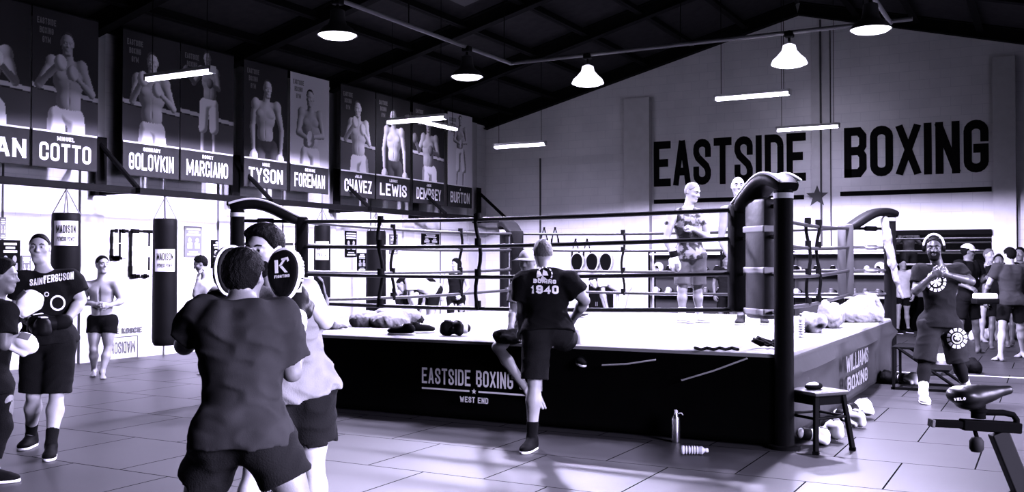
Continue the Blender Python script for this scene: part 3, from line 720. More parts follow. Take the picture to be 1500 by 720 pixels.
# ---------------------------------------------------------------- lamps
GLOWL = mat('lamp_glow', .9, .5, emit=1.2); GLOWT = mat('tube_glow', .9, .5, emit=6.0)
ENAMEL = mat('grey_enamel', .02, .5, spec=.1); PRISM = mat('prismatic_glass', .6, .3, emit=.35)
def high_bay(loc, label, z=4.43, glass=False):
    x, y = loc; t = thing('high_bay_lamp', label, 'lamp', (x, y, z), 'high bay lamps on the pipe frame')
    if glass: MB().lathe([(.05, .30), (.09, .28), (.11, .20), (.17, .13), (.235, .07), (.262, .01), (.258, 0), (.2, .06), (.10, .14), (0, .15)], (x, y, z), EZ, 32).build('reflector', PRISM, t, True)
    else: MB().lathe([(.055, .34), (.09, .32), (.10, .20), (.12, .14), (.20, .085), (.255, .012), (.262, 0), (.254, .0), (.246, .012), (.19, .078), (.10, .13), (.0, .14)], (x, y, z), EZ, 32).build('reflector', ENAMEL, t, True)
    MB().lathe([(0.0, -.045), (.12, -.04), (.20, -.022), (.243, .008), (.0, .012)], (x, y, z), EZ, 28).build('lens', GLOWL, t, True)
    MB().cyl((x, y, z + .33), (x, y, z + .50), .02).box((x, y, z + .44), (.13, .13, .09), None, .02).build('hanger', STEEL, t)
    l = bpy.data.lights.new('lamp_light', 'SPOT'); l.energy = LAMP_W; l.spot_size = math.radians(162); l.spot_blend = .06; l.shadow_soft_size = .16; l.color = TINT
    o = bpy.data.objects.new('lamp_light', l); COL.objects.link(o); o.parent = t; o.location = (0, 0, -.09)
    return t
def px_lamp(px, py, z=4.43):
    p = on_z(px, py, z); return (float(p[0]), float(p[1]))
PXF = -8.0; PYF = 14.62; PXG = -1.95
high_bay((PXF, 10.0), 'bright high bay lamp nearest the fighter banners, on the long pipe')
high_bay((PXF, 13.2), 'high bay lamp on the long pipe just before its corner')
high_bay((-6.57, PYF), 'high bay lamp on the cross pipe nearest the pipe corner', glass=True)
high_bay((-3.34, PYF), 'blazing high bay lamp on the cross pipe above the wall lettering', glass=True)
high_bay((PXG, 12.95), 'high bay lamp with dark shade seen from below near the roof ridge')
high_bay((PXG, 9.6), 'high bay lamp over the near corner post of the ring')
pf = thing('pipe_frame', 'grey conduit pipe frame hung under the roof carrying the round lamps', 'pipe', (-5, 12, 4.9))
pz = 4.90
MB().cyl((PXF, YN + 6, pz), (PXF, PYF, pz), .03).build('pipe', mat('galvanised', .12, .45), pf)
MB().cyl((PXF, PYF, pz), (PXG + .3, PYF, pz), .03).build('pipe', MATS['galvanised'], pf)
MB().cyl((PXG, PYF + .1, pz), (PXG, YN + 6, pz), .03).build('pipe', MATS['galvanised'], pf)

for (x, y) in ((PXF, 7.2), (PXF, 11.6), (PXF, 14.4), (-5, PYF), (-2.3, PYF), (PXG, 11.2), (PXG, 7.0), (PXG, 3.)):
    MB().cyl((x, y, pz), (x, y, ztop(x) - .12), .008, n=6).build('hanger_rod', STEEL, pf)
def tube_light(p0, axis, label, twin=False, L=1.25, top=None):
    p0 = np.asarray(p0, float); ax = nrm(axis); c = p0 + ax * L / 2; sd = np.cross(ax, EZ); A = (ax, sd, EZ)
    t = thing('fluorescent_light', label, 'light', c, 'fluorescent tube lights')
    MB().box(c + EZ * .055, (L + .04, .11, .05), A, .01).box(c + EZ * .02 - ax * L / 2, (.03, .11, .075), A).box(c + EZ * .02 + ax * L / 2, (.03, .11, .075), A).build('housing', mat('white_enamel', .6, .4), t)
    for s_ in ((-.036, .036) if twin else (0,)):
        MB().cyl(c - ax * (L / 2 - .02) + sd * s_, c + ax * (L / 2 - .02) + sd * s_, .028 if not twin else .02, n=12).build('tube', GLOWT, t, True)
    for s_ in (-.42, .42):
        q = c + ax * s_ * L; MB().cyl(q + EZ * .08, (q[0], q[1], (ztop(q[0]) if top is None else top) - .003), .006, n=6).build('wire', STEEL, t)
    a = area_light('tube_light', (0, 0, 0), (0, 0, 0), L, .12, TUBE_W); a.parent = t; a.location = (0, 0, -.035)
    a.rotation_euler = (0, 0, math.atan2(ax[1], ax[0]))
    return t
def solve_y(px0, px1, py, L=1.25):
    best = None
    for Y in np.arange(3, 23, .05):
        a = on_y(px0, py, Y); b = on_y(px1, py, Y)
        e = abs(b[0] - a[0] - L)
        if best is None or e < best[0]: best = (e, Y)
    return best[1]
for (a, b, lab, tw) in (((1048, 146), (1157, 137), 'fluorescent tube hanging directly above the gap between wall letters and round lamp', True),
                    ((1138, 191), (1229, 185), 'fluorescent tube hanging in front of the letters D and E of the wall sign', False),
                    ((725, 216), (799, 212), 'fluorescent tube at the back corner beyond the last banner', False),
                    ((568, 180), (653, 174), 'twin fluorescent tube in front of the banners nearest the back corner', True),
                    ((216, 117), (311, 102), 'bare glowing tube hanging in front of the near fighter banners', False)):
    Y = solve_y(a[0], b[0], a[1]); tube_light(on_y(a[0], a[1], Y), EX, lab, tw)
tube_light(on_x(668, 190, -11.6), EY * -1, 'fluorescent tube running lengthways before the last banner', False, 1.9)
# ---------------------------------------------------------------- the ring
RX0, RX1, RY0, RY1, RZ = -7.95, -1.90, 8.15, 14.3, .77
IN = .45
ring = thing('boxing_ring', 'raised boxing ring with white canvas, black skirt and four ropes', 'boxing ring', ((RX0 + RX1) / 2, (RY0 + RY1) / 2, 0))
cx, cy = (RX0 + RX1) / 2, (RY0 + RY1) / 2
MB().box((cx, cy, RZ - .05), (RX1 - RX0, RY1 - RY0, .1), None, .03).build('canvas', CANVAS, ring, True)
def skirt(name, p0, p1, nrmv, m, z0=.03, z1=RZ - .035, amp=.02, sag=0.0, seed=1):
    p0 = np.asarray(p0, float); p1 = np.asarray(p1, float); n = 90; k = 14; V = []; F = []
    rs = np.random.RandomState(seed); ph = rs.rand(6) * 6; fr = rs.uniform(3, 26, 6)
    for i in range(n + 1):
        t = i / n; w = sum(math.sin(fr[q] * t * 2 + ph[q]) for q in range(6)) / 6
        for j in range(k + 1):
            v = j / k; off = amp * w * (1 - v) + .006 + sag * math.exp(-((v - .78) / .1) ** 2) * abs(math.sin(t * PI * 2.3 + .3))
            p = p0 + (p1 - p0) * t + nrmv * off; V.append((p[0], p[1], z0 + (z1 - z0) * v + (.015 * w * (1 - v))))
    for i in range(n):
        for j in range(k): a = i * (k + 1) + j; F.append((a, a + k + 1, a + k + 2, a + 1))
    o = MB().add(V, F).build(name, m, ring, True)
    md = o.modifiers.new('thick', 'SOLIDIFY'); md.thickness = .006; md.offset = -1
    return o
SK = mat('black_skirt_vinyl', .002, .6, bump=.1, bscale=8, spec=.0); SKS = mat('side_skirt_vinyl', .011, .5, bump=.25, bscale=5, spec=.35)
skirt('skirt', (RX0, RY0, 0), (RX1, RY0, 0), -EY, SK, amp=.03, seed=2)
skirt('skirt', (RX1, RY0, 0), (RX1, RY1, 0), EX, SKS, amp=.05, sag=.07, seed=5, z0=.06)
skirt('skirt', (RX0, RY0, 0), (RX0, RY1, 0), -EX, SK, seed=6)
skirt('skirt', (RX0, RY1, 0), (RX1, RY1, 0), EY, SK, seed=7)
# white lettering on the front skirt
fx = lambda px, py: on_y(px, py, RY0 - .05)
a_, b_ = fx(621, 572), fx(782, 585)
sk = MB(); cxs = (fx(621, 550)[0] + fx(797, 565)[0]) / 2; wtx = fx(797, 565)[0] - fx(621, 550)[0]
zt_ = fx(622, 537)[2]; zb_ = fx(622, 560)[2]
text_mb(sk, 'EASTSIDE BOXING GYM', np.array((cxs, RY0 - .085, zb_ + .0)), EX, EZ, zt_ - zb_, .075, .022, .018, 'c', None, wtx)
zl = fx(622, 567)[2]; xm = float(fx(697, 572)[0])
sk.box(((fx(621, 567)[0] + xm - .05) / 2, RY0 - .085, zl), (xm - .05 - fx(621, 567)[0], .003, .016)); sk.box(((fx(775, 567)[0] + xm + .05) / 2, RY0 - .085, zl), (fx(775, 567)[0] - xm - .05, .003, .016))
sk.prism(star_pts(np.array((xm, RY0 - .083, zl)), EX, EZ, .026), (0, -.003, 0))
text_mb(sk, 'WEST END', np.array((xm, RY0 - .085, fx(697, 589)[2])), EX, EZ, .055, .032, .010, .008)
sk.build('lettering', PRINTW, ring)
for (x0, y0, x1, y1) in ((884, 534, 962, 526), (1000, 556, 1096, 524)):   # pale tie cords hanging across the skirt
    MB().tube([fx(x0, y0) - EY * .03, (fx(x0, y0) + fx(x1, y1)) / 2 - EY * .05 - EZ * .01, fx(x1, y1) - EY * .03], .008, 6).build('tie_cord', mat('cord_grey', .35, .8), ring, True)
# lettering on the side skirt, partly folded
sd_ = MB(); Ps = lambda y, z: np.array((RX1 + .075, y, z))
text_mb(sd_, 'WILLIAMS', Ps(11.1, .40), EY, EZ, .17, .10, .028, .02, 'c', None, 1.35); text_mb(sd_, 'BOXING', Ps(11.1, .20), EY, EZ, .15, .10, .028, .02, 'c', None, 1.25)
sd_.build('lettering', PRINTG, ring)
# corner posts, cushions and pads
corners = {'near': (RX1 - .02, RY0 + .02, -1, 1), 'far': (RX1 - .02, RY1 - .02, -1, -1), 'back': (RX0 + .02, RY1 - .02, 1, -1), 'banner': (RX0 + .02, RY0 + .02, 1, 1)}
ROPE_Z = (1.10, 1.42, 1.73, 1.985)
def cushion(p0, p1, w, th, arch, m, trim, lit_top_strip=False):
    # padded arched cover from the rope corner (p0) up over the post (p1)
    p0 = np.asarray(p0, float); p1 = np.asarray(p1, float); ax = nrm(np.array((p1[0] - p0[0], p1[1] - p0[1], 0))); sd = np.cross(EZ, ax); V = []; F = []; n = 20; prof = []
    for k in range(16):
        a = 2 * PI * k / 16; prof.append((w / 2 * math.copysign(abs(math.cos(a)) ** .5, math.cos(a)), th / 2 * math.copysign(abs(math.sin(a)) ** .6, math.sin(a))))
    pts = []
    for i in range(n + 1):
        t = i / n; c = p0 + (p1 - p0) * t + EZ * arch * math.sin(PI * t ** 1.25); pts.append(c)
    for i in range(n + 1):
        tg = nrm(pts[min(i + 1, n)] - pts[max(i - 1, 0)]); up = nrm(np.cross(tg, sd)); up = up if up[2] > 0 else -up
        e = (1 - (2 * i / n - 1) ** 8) * .25 + .75
        V += [pts[i] + sd * a * e + up * b * e for a, b in prof]
    for i in range(n): F += [(i * 16 + k, i * 16 + (k + 1) % 16, (i + 1) * 16 + (k + 1) % 16, (i + 1) * 16 + k) for k in range(16)]
    F += [list(range(16))[::-1], list(range(n * 16, n * 16 + 16))]
    o = MB().add(V, F).build('corner_cushion', m, ring, True)
    if trim:
        edge = []
        tb = MB()
        for s_ in (-1, 1):
            e = [];
            for i in range(n + 1):
                tg = nrm(pts[min(i + 1, n)] - pts[max(i - 1, 0)]); up = nrm(np.cross(tg, sd)); up = up if up[2] > 0 else -up
                e.append(pts[i] + sd * s_ * w * .40 + up * th * .5)
            tb.tube(e, .013, 6)
        tb.build('piping', trim, o, True)
    if lit_top_strip:  # white strip painting the lamplight on the cushion's top
        V = []
        for i in range(n + 1):
            tg = nrm(pts[min(i + 1, n)] - pts[max(i - 1, 0)]); up = nrm(np.cross(tg, sd)); up = up if up[2] > 0 else -up
            V += [pts[i] - sd * w * .42 + up * th * .50, pts[i] + up * th * .56, pts[i] + sd * w * .42 + up * th * .50]
        MB().add(V, [q for i in range(n) for q in ((3 * i, 3 * i + 1, 3 * i + 4, 3 * i + 3), (3 * i + 1, 3 * i + 2, 3 * i + 5, 3 * i + 4))]).build('lit_top_strip', WHITE, o, True)
    return o
for nm, (x, y, dx, dy) in corners.items():
    hz = {'near': 2.11, 'far': 2.16, 'back': 2.1, 'banner': 2.10}[nm]
    p = MB().cyl((x, y, 0), (x, y, hz), .078, n=24); p.cyl((x, y, 0), (x, y, .03), .13, n=20)
    post = p.build('corner_post', BLACK, ring, True)
    MB().lathe([(.079, 0), (.082, .0), (.082, .045), (.079, .045)], (x, y, hz - .07), EZ, 24).build('band', WHITE, post, True)
    MB().lathe([(0, .035), (.05, .03), (.074, 0), (.074, -.01)], (x, y, hz), EZ, 20).build('cap', RUBBER, post, True)
    ix, iy = x + dx * (IN - .02), y + dy * (IN - .02)
    c = np.array((ix + dx * .03, iy + dy * .03, 1.56)); dg = nrm(np.array((dx, dy, 0.))); A = (np.cross(EZ, dg), dg, EZ)
    pad = MB().box(c + dg * .05, (.21, .14, .96), A, .05).build('corner_pad', mat('grey_pad', .03, .6) if nm == 'far' else BLACK, ring, True)
    for i, z in enumerate(ROPE_Z):
        q = np.array((ix, iy, z)); MB().cyl((x, y, z), q, .018, n=8).lathe([(.03, -.09), (.034, -.08), (.034, .08), (.03, .09)], ((x + ix) / 2, (y + iy) / 2, z), (dx, dy, 0), 12).build('turnbuckle', CHROME if i < 3 else STEEL, ring, True)
    p1 = (x - dx * .055, y - dy * .055, hz + .02); p0 = (ix + dx * .03, iy + dy * .03, 1.99)
    cushion(p0, p1, .25, .11, .13 if nm in ('near',) else .10, BLACK, WHITE if nm in ('near', 'banner') else None, nm == 'banner')
# laced turnbuckle cover at the near corner
x, y, dx, dy = corners['near']; c0 = np.array((x + dx * .24, y + dy * .24, 0)); dg = nrm(np.array((dx, dy, 0.)))
A = (dg, np.cross(EZ, dg), EZ)
cv = MB().box(c0 + EZ * 1.55, (.33, .16, 1.02), A, .04).build('turnbuckle_cover', mat('grey_cover_vinyl', .035, .45, bump=.3, bscale=12), ring, True)
for z in (1.80, 1.45, 1.10):
    MB().box(c0 + EZ * z, (.345, .175, .055), A, .01).box(c0 + EZ * (z - .045) + nrm(np.cross(dg, EZ)) * .088 + dg * .02, (.07, .02, .05), A, .005).build('white_strap', WHITE, cv)
# ropes: four a side, with spacer ties
def rope(p0, p1, sag, r, m):
    pts = [np.asarray(p0, float) + (np.asarray(p1, float) - np.asarray(p0, float)) * t - EZ * sag * math.sin(PI * t) for t in np.linspace(0, 1, 17)]
    MB().tube(pts, r, 10).build('rope', m, ring, True)
cI = {k: np.array((v[0] + v[2] * IN, v[1] + v[3] * IN, 0)) for k, v in corners.items()}
RP = {'black': mat('black_rope_cover', .012, .4, spec=.3), 'white': mat('white_rope_cover', .6, .5)}
for (a, b) in (('banner', 'near'), ('near', 'far'), ('back', 'far'), ('banner', 'back')):
    for i, z in enumerate(ROPE_Z):
        zz = z - (.03 if a == 'banner' and b == 'near' and i < 3 else 0)
        rope(cI[a] + EZ * zz, cI[b] + EZ * z, .03 if a != 'near' else .05, .021, RP['black'])
def spacer(p, tw=.0):
    pts = []
    for i in range(13):
        t = i / 12; z = ROPE_Z[0] - .06 + (ROPE_Z[3] + .03 - ROPE_Z[0] + .06) * t
        pts.append(np.array((p[0], p[1], z)) + EX * (.02 * math.sin(t * 9 + tw)) + EY * (.022 * math.cos(t * 7 + tw)))
    m = MB().tube(pts, .019, 8)
    for z in ROPE_Z: m.cyl((p[0] - .0, p[1], z - .035), (p[0], p[1], z + .035), .034, n=10)
    m.build('rope_spacer', STEEL, ring, True)
for px in (557, 700): q = on_y(px, 400, cI['near'][1]); spacer(q, px)
for px in (1184, 1199): q = on_x(px, 400, cI['near'][0]); spacer(q, px)
for t in (.36, .68): spacer(cI['back'] + (cI['far'] - cI['back']) * t, t); spacer(cI['banner'] + (cI['back'] - cI['banner']) * t, t)

# ---------------------------------------------------------------- fighter banners along the left wall
PRM = attr_mat('printed_vinyl', .7)
def banner_picture(kind, w, hgt, nx, nz, seed, full=0):
    """a generic boxer in grey, printed: the figure is shaded once here because it IS a photograph on the banner"""
    rs = np.random.RandomState(seed); s = hgt / (1.24 if full == 0 else 1.72); z0 = (-.62 if full == 0 else .02) * s
    J = dict(hd=(0, -.02, 1.55), nk=(0, 0, 1.36), sha=(-.19, 0, 1.32), shb=(.19, 0, 1.32), hia=(-.10, 0, .78), hib=(.10, 0, .78), kna=(-.13, -.02, .36), knb=(.14, 0, .36), ana=(-.14, 0, -.1), anb=(.16, 0, -.1))
    arms = {0: ((-.30, -.10, 1.08), (-.14, -.28, 1.30), (.28, -.10, 1.06), (.12, -.30, 1.22)), 1: ((-.27, 0, 1.02), (-.25, -.06, .72), (.27, 0, 1.02), (.27, -.08, .70)),
            2: ((-.30, -.06, 1.10), (-.42, -.30, 1.25), (.27, -.12, 1.08), (.10, -.26, 1.12)), 3: ((-.26, -.15, 1.05), (-.05, -.26, .98), (.26, -.15, 1.05), (.08, -.28, 1.02))}[kind % 4]
    J.update(ela=arms[0], wra=arms[1], elb=arms[2], wrb=arms[3]); J = {k: np.array(v, float) * s + np.array((rs.uniform(-.03, .05), 0, z0)) for k, v in J.items()}
    A = np.eye(3); r = lambda *q: np.array(q) * s
    hp, _, hat = head_prims(J['hd'], np.array((rs.uniform(-.4, .4), -1, -.05)), EZ.copy(), s)
    c = lambda x, y, z: np.array((x, y, z)) * s + (J['nk'] - np.array((0, 0, 1.36)) * s)
    body = hp + [rc(J['nk'] - r(0, 0, .06), J['hd'] - r(0, 0, .05), .062 * s, .056 * s, .03), el(c(0, 0, 1.17), r(.19, .12, .19), A, .05), el(c(0, 0, .95), r(.15, .11, .17), A, .05), el(c(-.08, -.07, 1.21), r(.09, .05, .065), A, .02), el(c(.08, -.07, 1.21), r(.09, .05, .065), A, .02),
                 el(c(0, -.12, .98), r(.006, .02, .13), A, .012, True)]
    for q in 'ab':
        body += [rc(J['nk'] - r(0, 0, .03), J['sh' + q], .05 * s, .06 * s, .04), rc(J['sh' + q], J['el' + q], .064 * s, .042 * s, .04), el(J['sh' + q] * .55 + J['el' + q] * .45, r(.055, .055, .11), frame(J['el' + q] - J['sh' + q]), .03), el(J['sh' + q] + r(0, 0, .01), r(.075, .07, .08), A, .04), rc(J['el' + q], J['wr' + q], .046 * s, .032 * s, .02), rc(J['kn' + q], J['an' + q], .055 * s, .04 * s, .02)]
    gl = [el(J['wr' + q] + nrm(J['wr' + q] - J['el' + q]) * .07 * s, r(.075, .075, .085), A, .02) for q in 'ab']
    sh = [el(c(0, 0, .80), r(.165, .125, .10), A, .03)] + [rc(J['hi' + q], J['kn' + q] * .95 + J['hi' + q] * .05, .105 * s, .105 * s, .03) for q in 'ab']
    hr = [el(hat(0, .0, .035), r(.082, .10, .095), A, .02), cut(hat(0, -.0, .05), np.array((0, -1., -.9)))]
    tones = {0: (.28, .5, .75, .02), 1: (.36, .55, .03, .02), 2: (.2, .1, .7, .02), 3: (.3, .7, .6, .01)}[kind % 4]
    X = np.linspace(-w / 2, w / 2, nx); Z = np.linspace(0, hgt, nz); img = np.zeros((nx, nz)); depth = np.full((nx, nz), 9.0)
    bg0 = rs.uniform(.004, .010)
    xx = X[:, None] / w; zz = Z[None, :] / hgt
    img[:] = bg0 * (1 + .6 * np.sin(5 * xx + seed) * np.cos(3 * zz))
    if kind == 3: img[:] = .42 + .1 * zz
    if kind in (0, 2):
        img += np.where(np.abs(zz - (.34 - .05 * xx)) < .018, .35, 0); img += np.where(zz < .31 - .05 * xx, .06, 0)
    for pr, tone in ((body, tones[0]), (gl, tones[1]), (sh, tones[2]), (hr, tones[3])):
        D, lo = field(pr, .0125); ins = D < 0; has = ins.any(1); fi = ins.argmax(1)
        g = np.gradient(D); ii, kk = np.nonzero(has); jj = fi[ii, kk]
        N = np.stack([g[q][ii, jj, kk] for q in range(3)], 1); N /= np.linalg.norm(N, axis=1, keepdims=True) + 1e-6
        lit = np.clip(N @ nrm(np.array((rs.choice([-.8, .8]), -.55, .5))), 0, 1) * 1.1 + .16 + .25 * np.clip(-N[:, 1] - .75, 0, 1)
        S = np.full(has.shape, np.nan); S[ii, kk] = lit * tone; Yd = np.full(has.shape, 9.0); Yd[ii, kk] = lo[1] + jj * .0125
        px_ = np.round((X - lo[0]) / .0125).astype(int); pz_ = np.round((Z - lo[2]) / .0125).astype(int)
        okx = (px_ >= 0) & (px_ < has.shape[0]); okz = (pz_ >= 0) & (pz_ < has.shape[1])
        sx = np.where(okx)[0]; szz = np.where(okz)[0]
        s2 = S[np.ix_(px_[sx], pz_[szz])]; y2 = Yd[np.ix_(px_[sx], pz_[szz])]; d2 = depth[np.ix_(sx, szz)]; i2 = img[np.ix_(sx, szz)]
        m = ~np.isnan(s2) & (y2 < d2); i2[m] = s2[m]; d2[m] = y2[m]; img[np.ix_(sx, szz)] = i2; depth[np.ix_(sx, szz)] = d2
    img = np.where(depth < 8, np.minimum(img * (2.2 + .6 * rs.rand(1, 1)), .92), np.where(img > .2, img * 1.6, img)); img = np.where(zz < .12, img * (1 - .0), img)
    return img
BX = XL + .55
def banner(px0, px1, last, first, kind, seed, label, z0=2.87, z1=5.11, w=None, full=0):
    y0 = float(on_x(px0, 250, BX)[1]); y1 = float(on_x(px1, 250, BX)[1]); wd = y1 - y0; zp = z0 + .52; hp = z1 - zp
    t = thing('banner', label, 'banner', (BX, (y0 + y1) / 2, z0), 'fighter banners on the wall rail')
    nx, nz = int(wd / .0125), int(hp / .0125); img = banner_picture(kind, wd, hp, nx, nz, seed, full)
    V = np.zeros((nx, nz, 3)); V[..., 0] = .012; V[..., 1] = np.linspace(-wd / 2, wd / 2, nx)[:, None]; V[..., 2] = np.linspace(zp - z0, z1 - z0, nz)[None, :]
    idx = np.arange(nx * nz).reshape(nx, nz); F = np.stack([idx[:-1, :-1], idx[1:, :-1], idx[1:, 1:], idx[:-1, 1:]], -1).reshape(-1, 4)
    me = np_mesh('photo_print', V.reshape(-1, 3), F); at = me.color_attributes.new('print', 'FLOAT_COLOR', 'POINT')
    cc = np.ones((nx * nz, 4), np.float32); v = img.reshape(-1); cc[:, 0] = v; cc[:, 1] = v * .97; cc[:, 2] = v * 1.05; at.data.foreach_set('color', cc.ravel())
    link_mesh('photo_print', me, PRM, t, False)
    yc = (y0 + y1) / 2
    MB().box((BX, yc, (z0 + z1) / 2), (.02, wd - .02, z1 - z0)).build('vinyl', mat('banner_vinyl', .006, .7, spec=.05), t)
    MB().box((BX + .014, yc, zp), (.006, wd - .03, .025)).build('rule', PRINTW, t)
    MB().box((BX + .011, yc, z0 + .26), (.004, wd - .03, .50)).build('name_panel', mat('banner_name_panel', .022, .7, spec=.05), t)
    m = MB(); text_mb(m, last, np.array((BX + .016, yc, z0 + .10)), EY, EZ, .26, .15, .043, .03, 'c', None, w or min(wd * .78, .2 * len(last)))
    text_mb(m, first, np.array((BX + .016, yc, z0 + .40)), EY, EZ, .06, .04, .016, .01); m.build('lettering', PRINTW, t)
    m = MB()
    for i, (tx, ww) in enumerate((('EASTSIDE', .30), ('BOXING', .22), ('GYM', .13))):
        text_mb(m, tx, np.array((BX + .016, y0 + wd * .2, z1 - .22 - .13 * i)), EY, EZ, .09, .05, .018, .012, 'c', None, ww)
    m.build('corner_logo', mat('faint_print', .16, .7), t)
    MB().cyl((BX, y0, z1 + .01), (BX, y1, z1 + .01), .018, n=8).build('rod', STEEL, t)
    return t
banner(-96, 43, 'DURAN', 'ROBERTO', 0, 11, 'fighter banner cut by the picture edge, first along the wall', w=1.2)
banner(45, 142, 'COTTO', 'MIGUEL', 0, 23, 'fighter banner beside the cut-off one, boxer in pale trunks with raised gloves')
banner(178, 262, 'GOLOVKIN', 'GENNADY', 0, 35, 'fighter banner behind the bare glowing tube, large boxer cut at the thighs')
banner(263, 341, 'MARCIANO', 'ROCKY', 2, 47, 'fighter banner showing a small full-length boxer beside the bare glowing tube', full=1)
banner(356, 420, 'TYSON', 'MIKE', 1, 52, 'fighter banner of a boxer with hanging arms, beside the pale grey banner')
banner(424, 481, 'FOREMAN', 'GEORGE', 3, 64, 'fighter banner with a pale grey background')
banner(498, 549, 'CHAVEZ', 'JULIO', 0, 71, 'fighter banner of a boxer in white trunks, next beyond the pale grey banner')
banner(550, 600, 'LEWIS', 'LENNOX', 1, 82, 'fighter banner of an arms-down boxer half behind the bright twin tube')
banner(604, 650, 'DEMPSEY', 'JACK', 2, 95, 'fighter banner second from the back corner')
banner(655, 691, 'BURTON', 'J', 3, 103, 'last fighter banner before the back corner', full=1)

# ---------------------------------------------------------------- heavy bag rail, brackets, bags
rail = thing('bag_rail', 'long black steel rail on triangular wall brackets for hanging punch bags', 'rail', (-12, 12, 2.6))
MB().box((-12.0, 10.5, 2.60), (.10, 23.0, .10), None, .01).build('rail_beam', STEEL, rail)
for y in (4.55, 7.4, 10.25, 13.1, 15.95, 18.8, 21.65):
    MB().box((-12.45, y, 2.60), (1.2, .08, .08)).cyl((XL + .2, y, 3.36), (-11.95, y, 2.64), .04, n=8).box((XL + .235, y, 3.0), (.03, .2, .9)).build('bracket', STEEL, rail)
def heavy_bag(px, y_top, y_bot, wpx, label, lab='MADISON', tilt=0.0, lab2='FITNESS POWER', pal=WHITE):
    t0 = on_x(px, y_top, -12.0); zt = t0[2]; d = float(np.dot(t0 - CP, CF)); zb = 1.5 + (387 - y_bot) / FPX * d; r = wpx / 2 / FPX * d * .98; y = t0[1]
    t = thing('heavy_bag', label, 'punch bag', (-12, y, zb), 'heavy bags on the rail'); H = zt - zb
    MB().lathe([(.0, 0), (r * .82, .0), (r * .97, .05), (r, .12), (r * .985, H * .5), (r * .97, H - .12), (r * .95, H - .02), (r * .88, H), (0, H - .01)], (-12, y, zb), EZ, 28).build('bag', BLACK, t, True)
    s = MB(); hk = np.array((-12.0, y, 2.55))
    for k in range(4):
        a = PI / 4 + k * PI / 2; q = np.array((-12 + r * .9 * math.cos(a), y + r * .9 * math.sin(a), zt - .01)); s.tube([q, hk], .009, 6)
    s.cyl(hk, hk + EZ * .06, .02); s.build('strap', mat('strap_grey', .12, .6), t)
    dv = nrm(np.array((12.0, -y, 0))); a0 = math.atan2(dv[1], dv[0])
    if lab:
        V = []; zc = zt - H * .33; hh = .17; n = 14
        for i in range(n + 1):
            a = a0 - .85 + 1.7 * i / n
            for z in (zc - hh, zc + hh): V.append((-12 + (r + .004) * math.cos(a), y + (r + .004) * math.sin(a), z))
        MB().add(V, [(2 * i, 2 * i + 2, 2 * i + 3, 2 * i + 1) for i in range(n)]).build('label_panel', pal, t, True)
        def pj(p):
            a = a0 + (p[1]) / r; return np.array((-12 + (r + .007) * math.cos(a), y + (r + .007) * math.sin(a), p[2]))
        m = MB(); text_mb(m, lab, np.array((0, 0, zc + .0)), EY, EZ, .11, .05, .017, .012, 'c', pj, 1.3 * r); text_mb(m, lab2, np.array((0, 0, zc - .11)), EY, EZ, .06, .04, .012, .01, 'c', pj, 1.2 * r); m.build('lettering', PRINTK, t)
    return t
heavy_bag(97, 312, 402, 42, 'black heavy bag with white label behind the man in the black printed shirt')
heavy_bag(242, 320, 505, 36, 'long black heavy bag hanging clear between two shirtless men')
heavy_bag(472, 330, 442, 25, 'black heavy bag with white label seen past the ring corner pad')
heavy_bag(551, 338, 462, 30, 'black heavy bag behind the first rope spacer', lab=None)
# ---------------------------------------------------------------- the people
def stick_text(R, garment, lines, px_c, py_c, dep, m, name='shirt_lettering', sx=1.0):
    """lettering pressed on to a garment: lines = (text, dx, dy, H, cw, st) in metres round the point seen at px_c, py_c"""
    bv = BVHTree.FromObject(garment, bpy.context.evaluated_depsgraph_get()); off = wloc(garment)
    c = W(px_c, py_c, dep); mb = MB(); em = MB()
    def pj(p):
        dr = nrm(p - CP); hit = bv.ray_cast(Vector(CP - off), Vector(dr))
        return (np.array(hit[0]) + off - dr * .006) if hit[0] is not None else p
    for (tx, dx, dy, H, cw, st, sl) in lines:
        if isinstance(tx, str): text_mb(mb, tx, c + dx * CR + dy * EZ, nrm(CR + EZ * sl), EZ, H, cw, st, st * .6, 'c', pj)
        else:                       # ring of dashes
            r0, r1, nseg = tx
            for k in range(nseg):
                a = 2 * PI * k / nseg; b = a + 2 * PI / nseg * (.68 if nseg < 20 else 1)
                q = [c + (dx + r * math.cos(t)) * CR + (dy + r * math.sin(t)) * EZ for r, t in ((r0, a), (r1, a), (r1, (a + b) / 2), (r0, (a + b) / 2))]
                q2 = [c + (dx + r * math.cos(t)) * CR + (dy + r * math.sin(t)) * EZ for r, t in ((r0, (a + b) / 2), (r1, (a + b) / 2), (r1, b), (r0, b))]
                em.add([pj(p) for p in q], [(0, 1, 2, 3)]); em.add([pj(p) for p in q2], [(0, 1, 2, 3)])
    bpy.context.view_layer.update()
    if em.v: em.build('shirt_emblem', m, garment)
    return mb.build(name, m, garment) if mb.v else None
def evald(): bpy.context.view_layer.update()

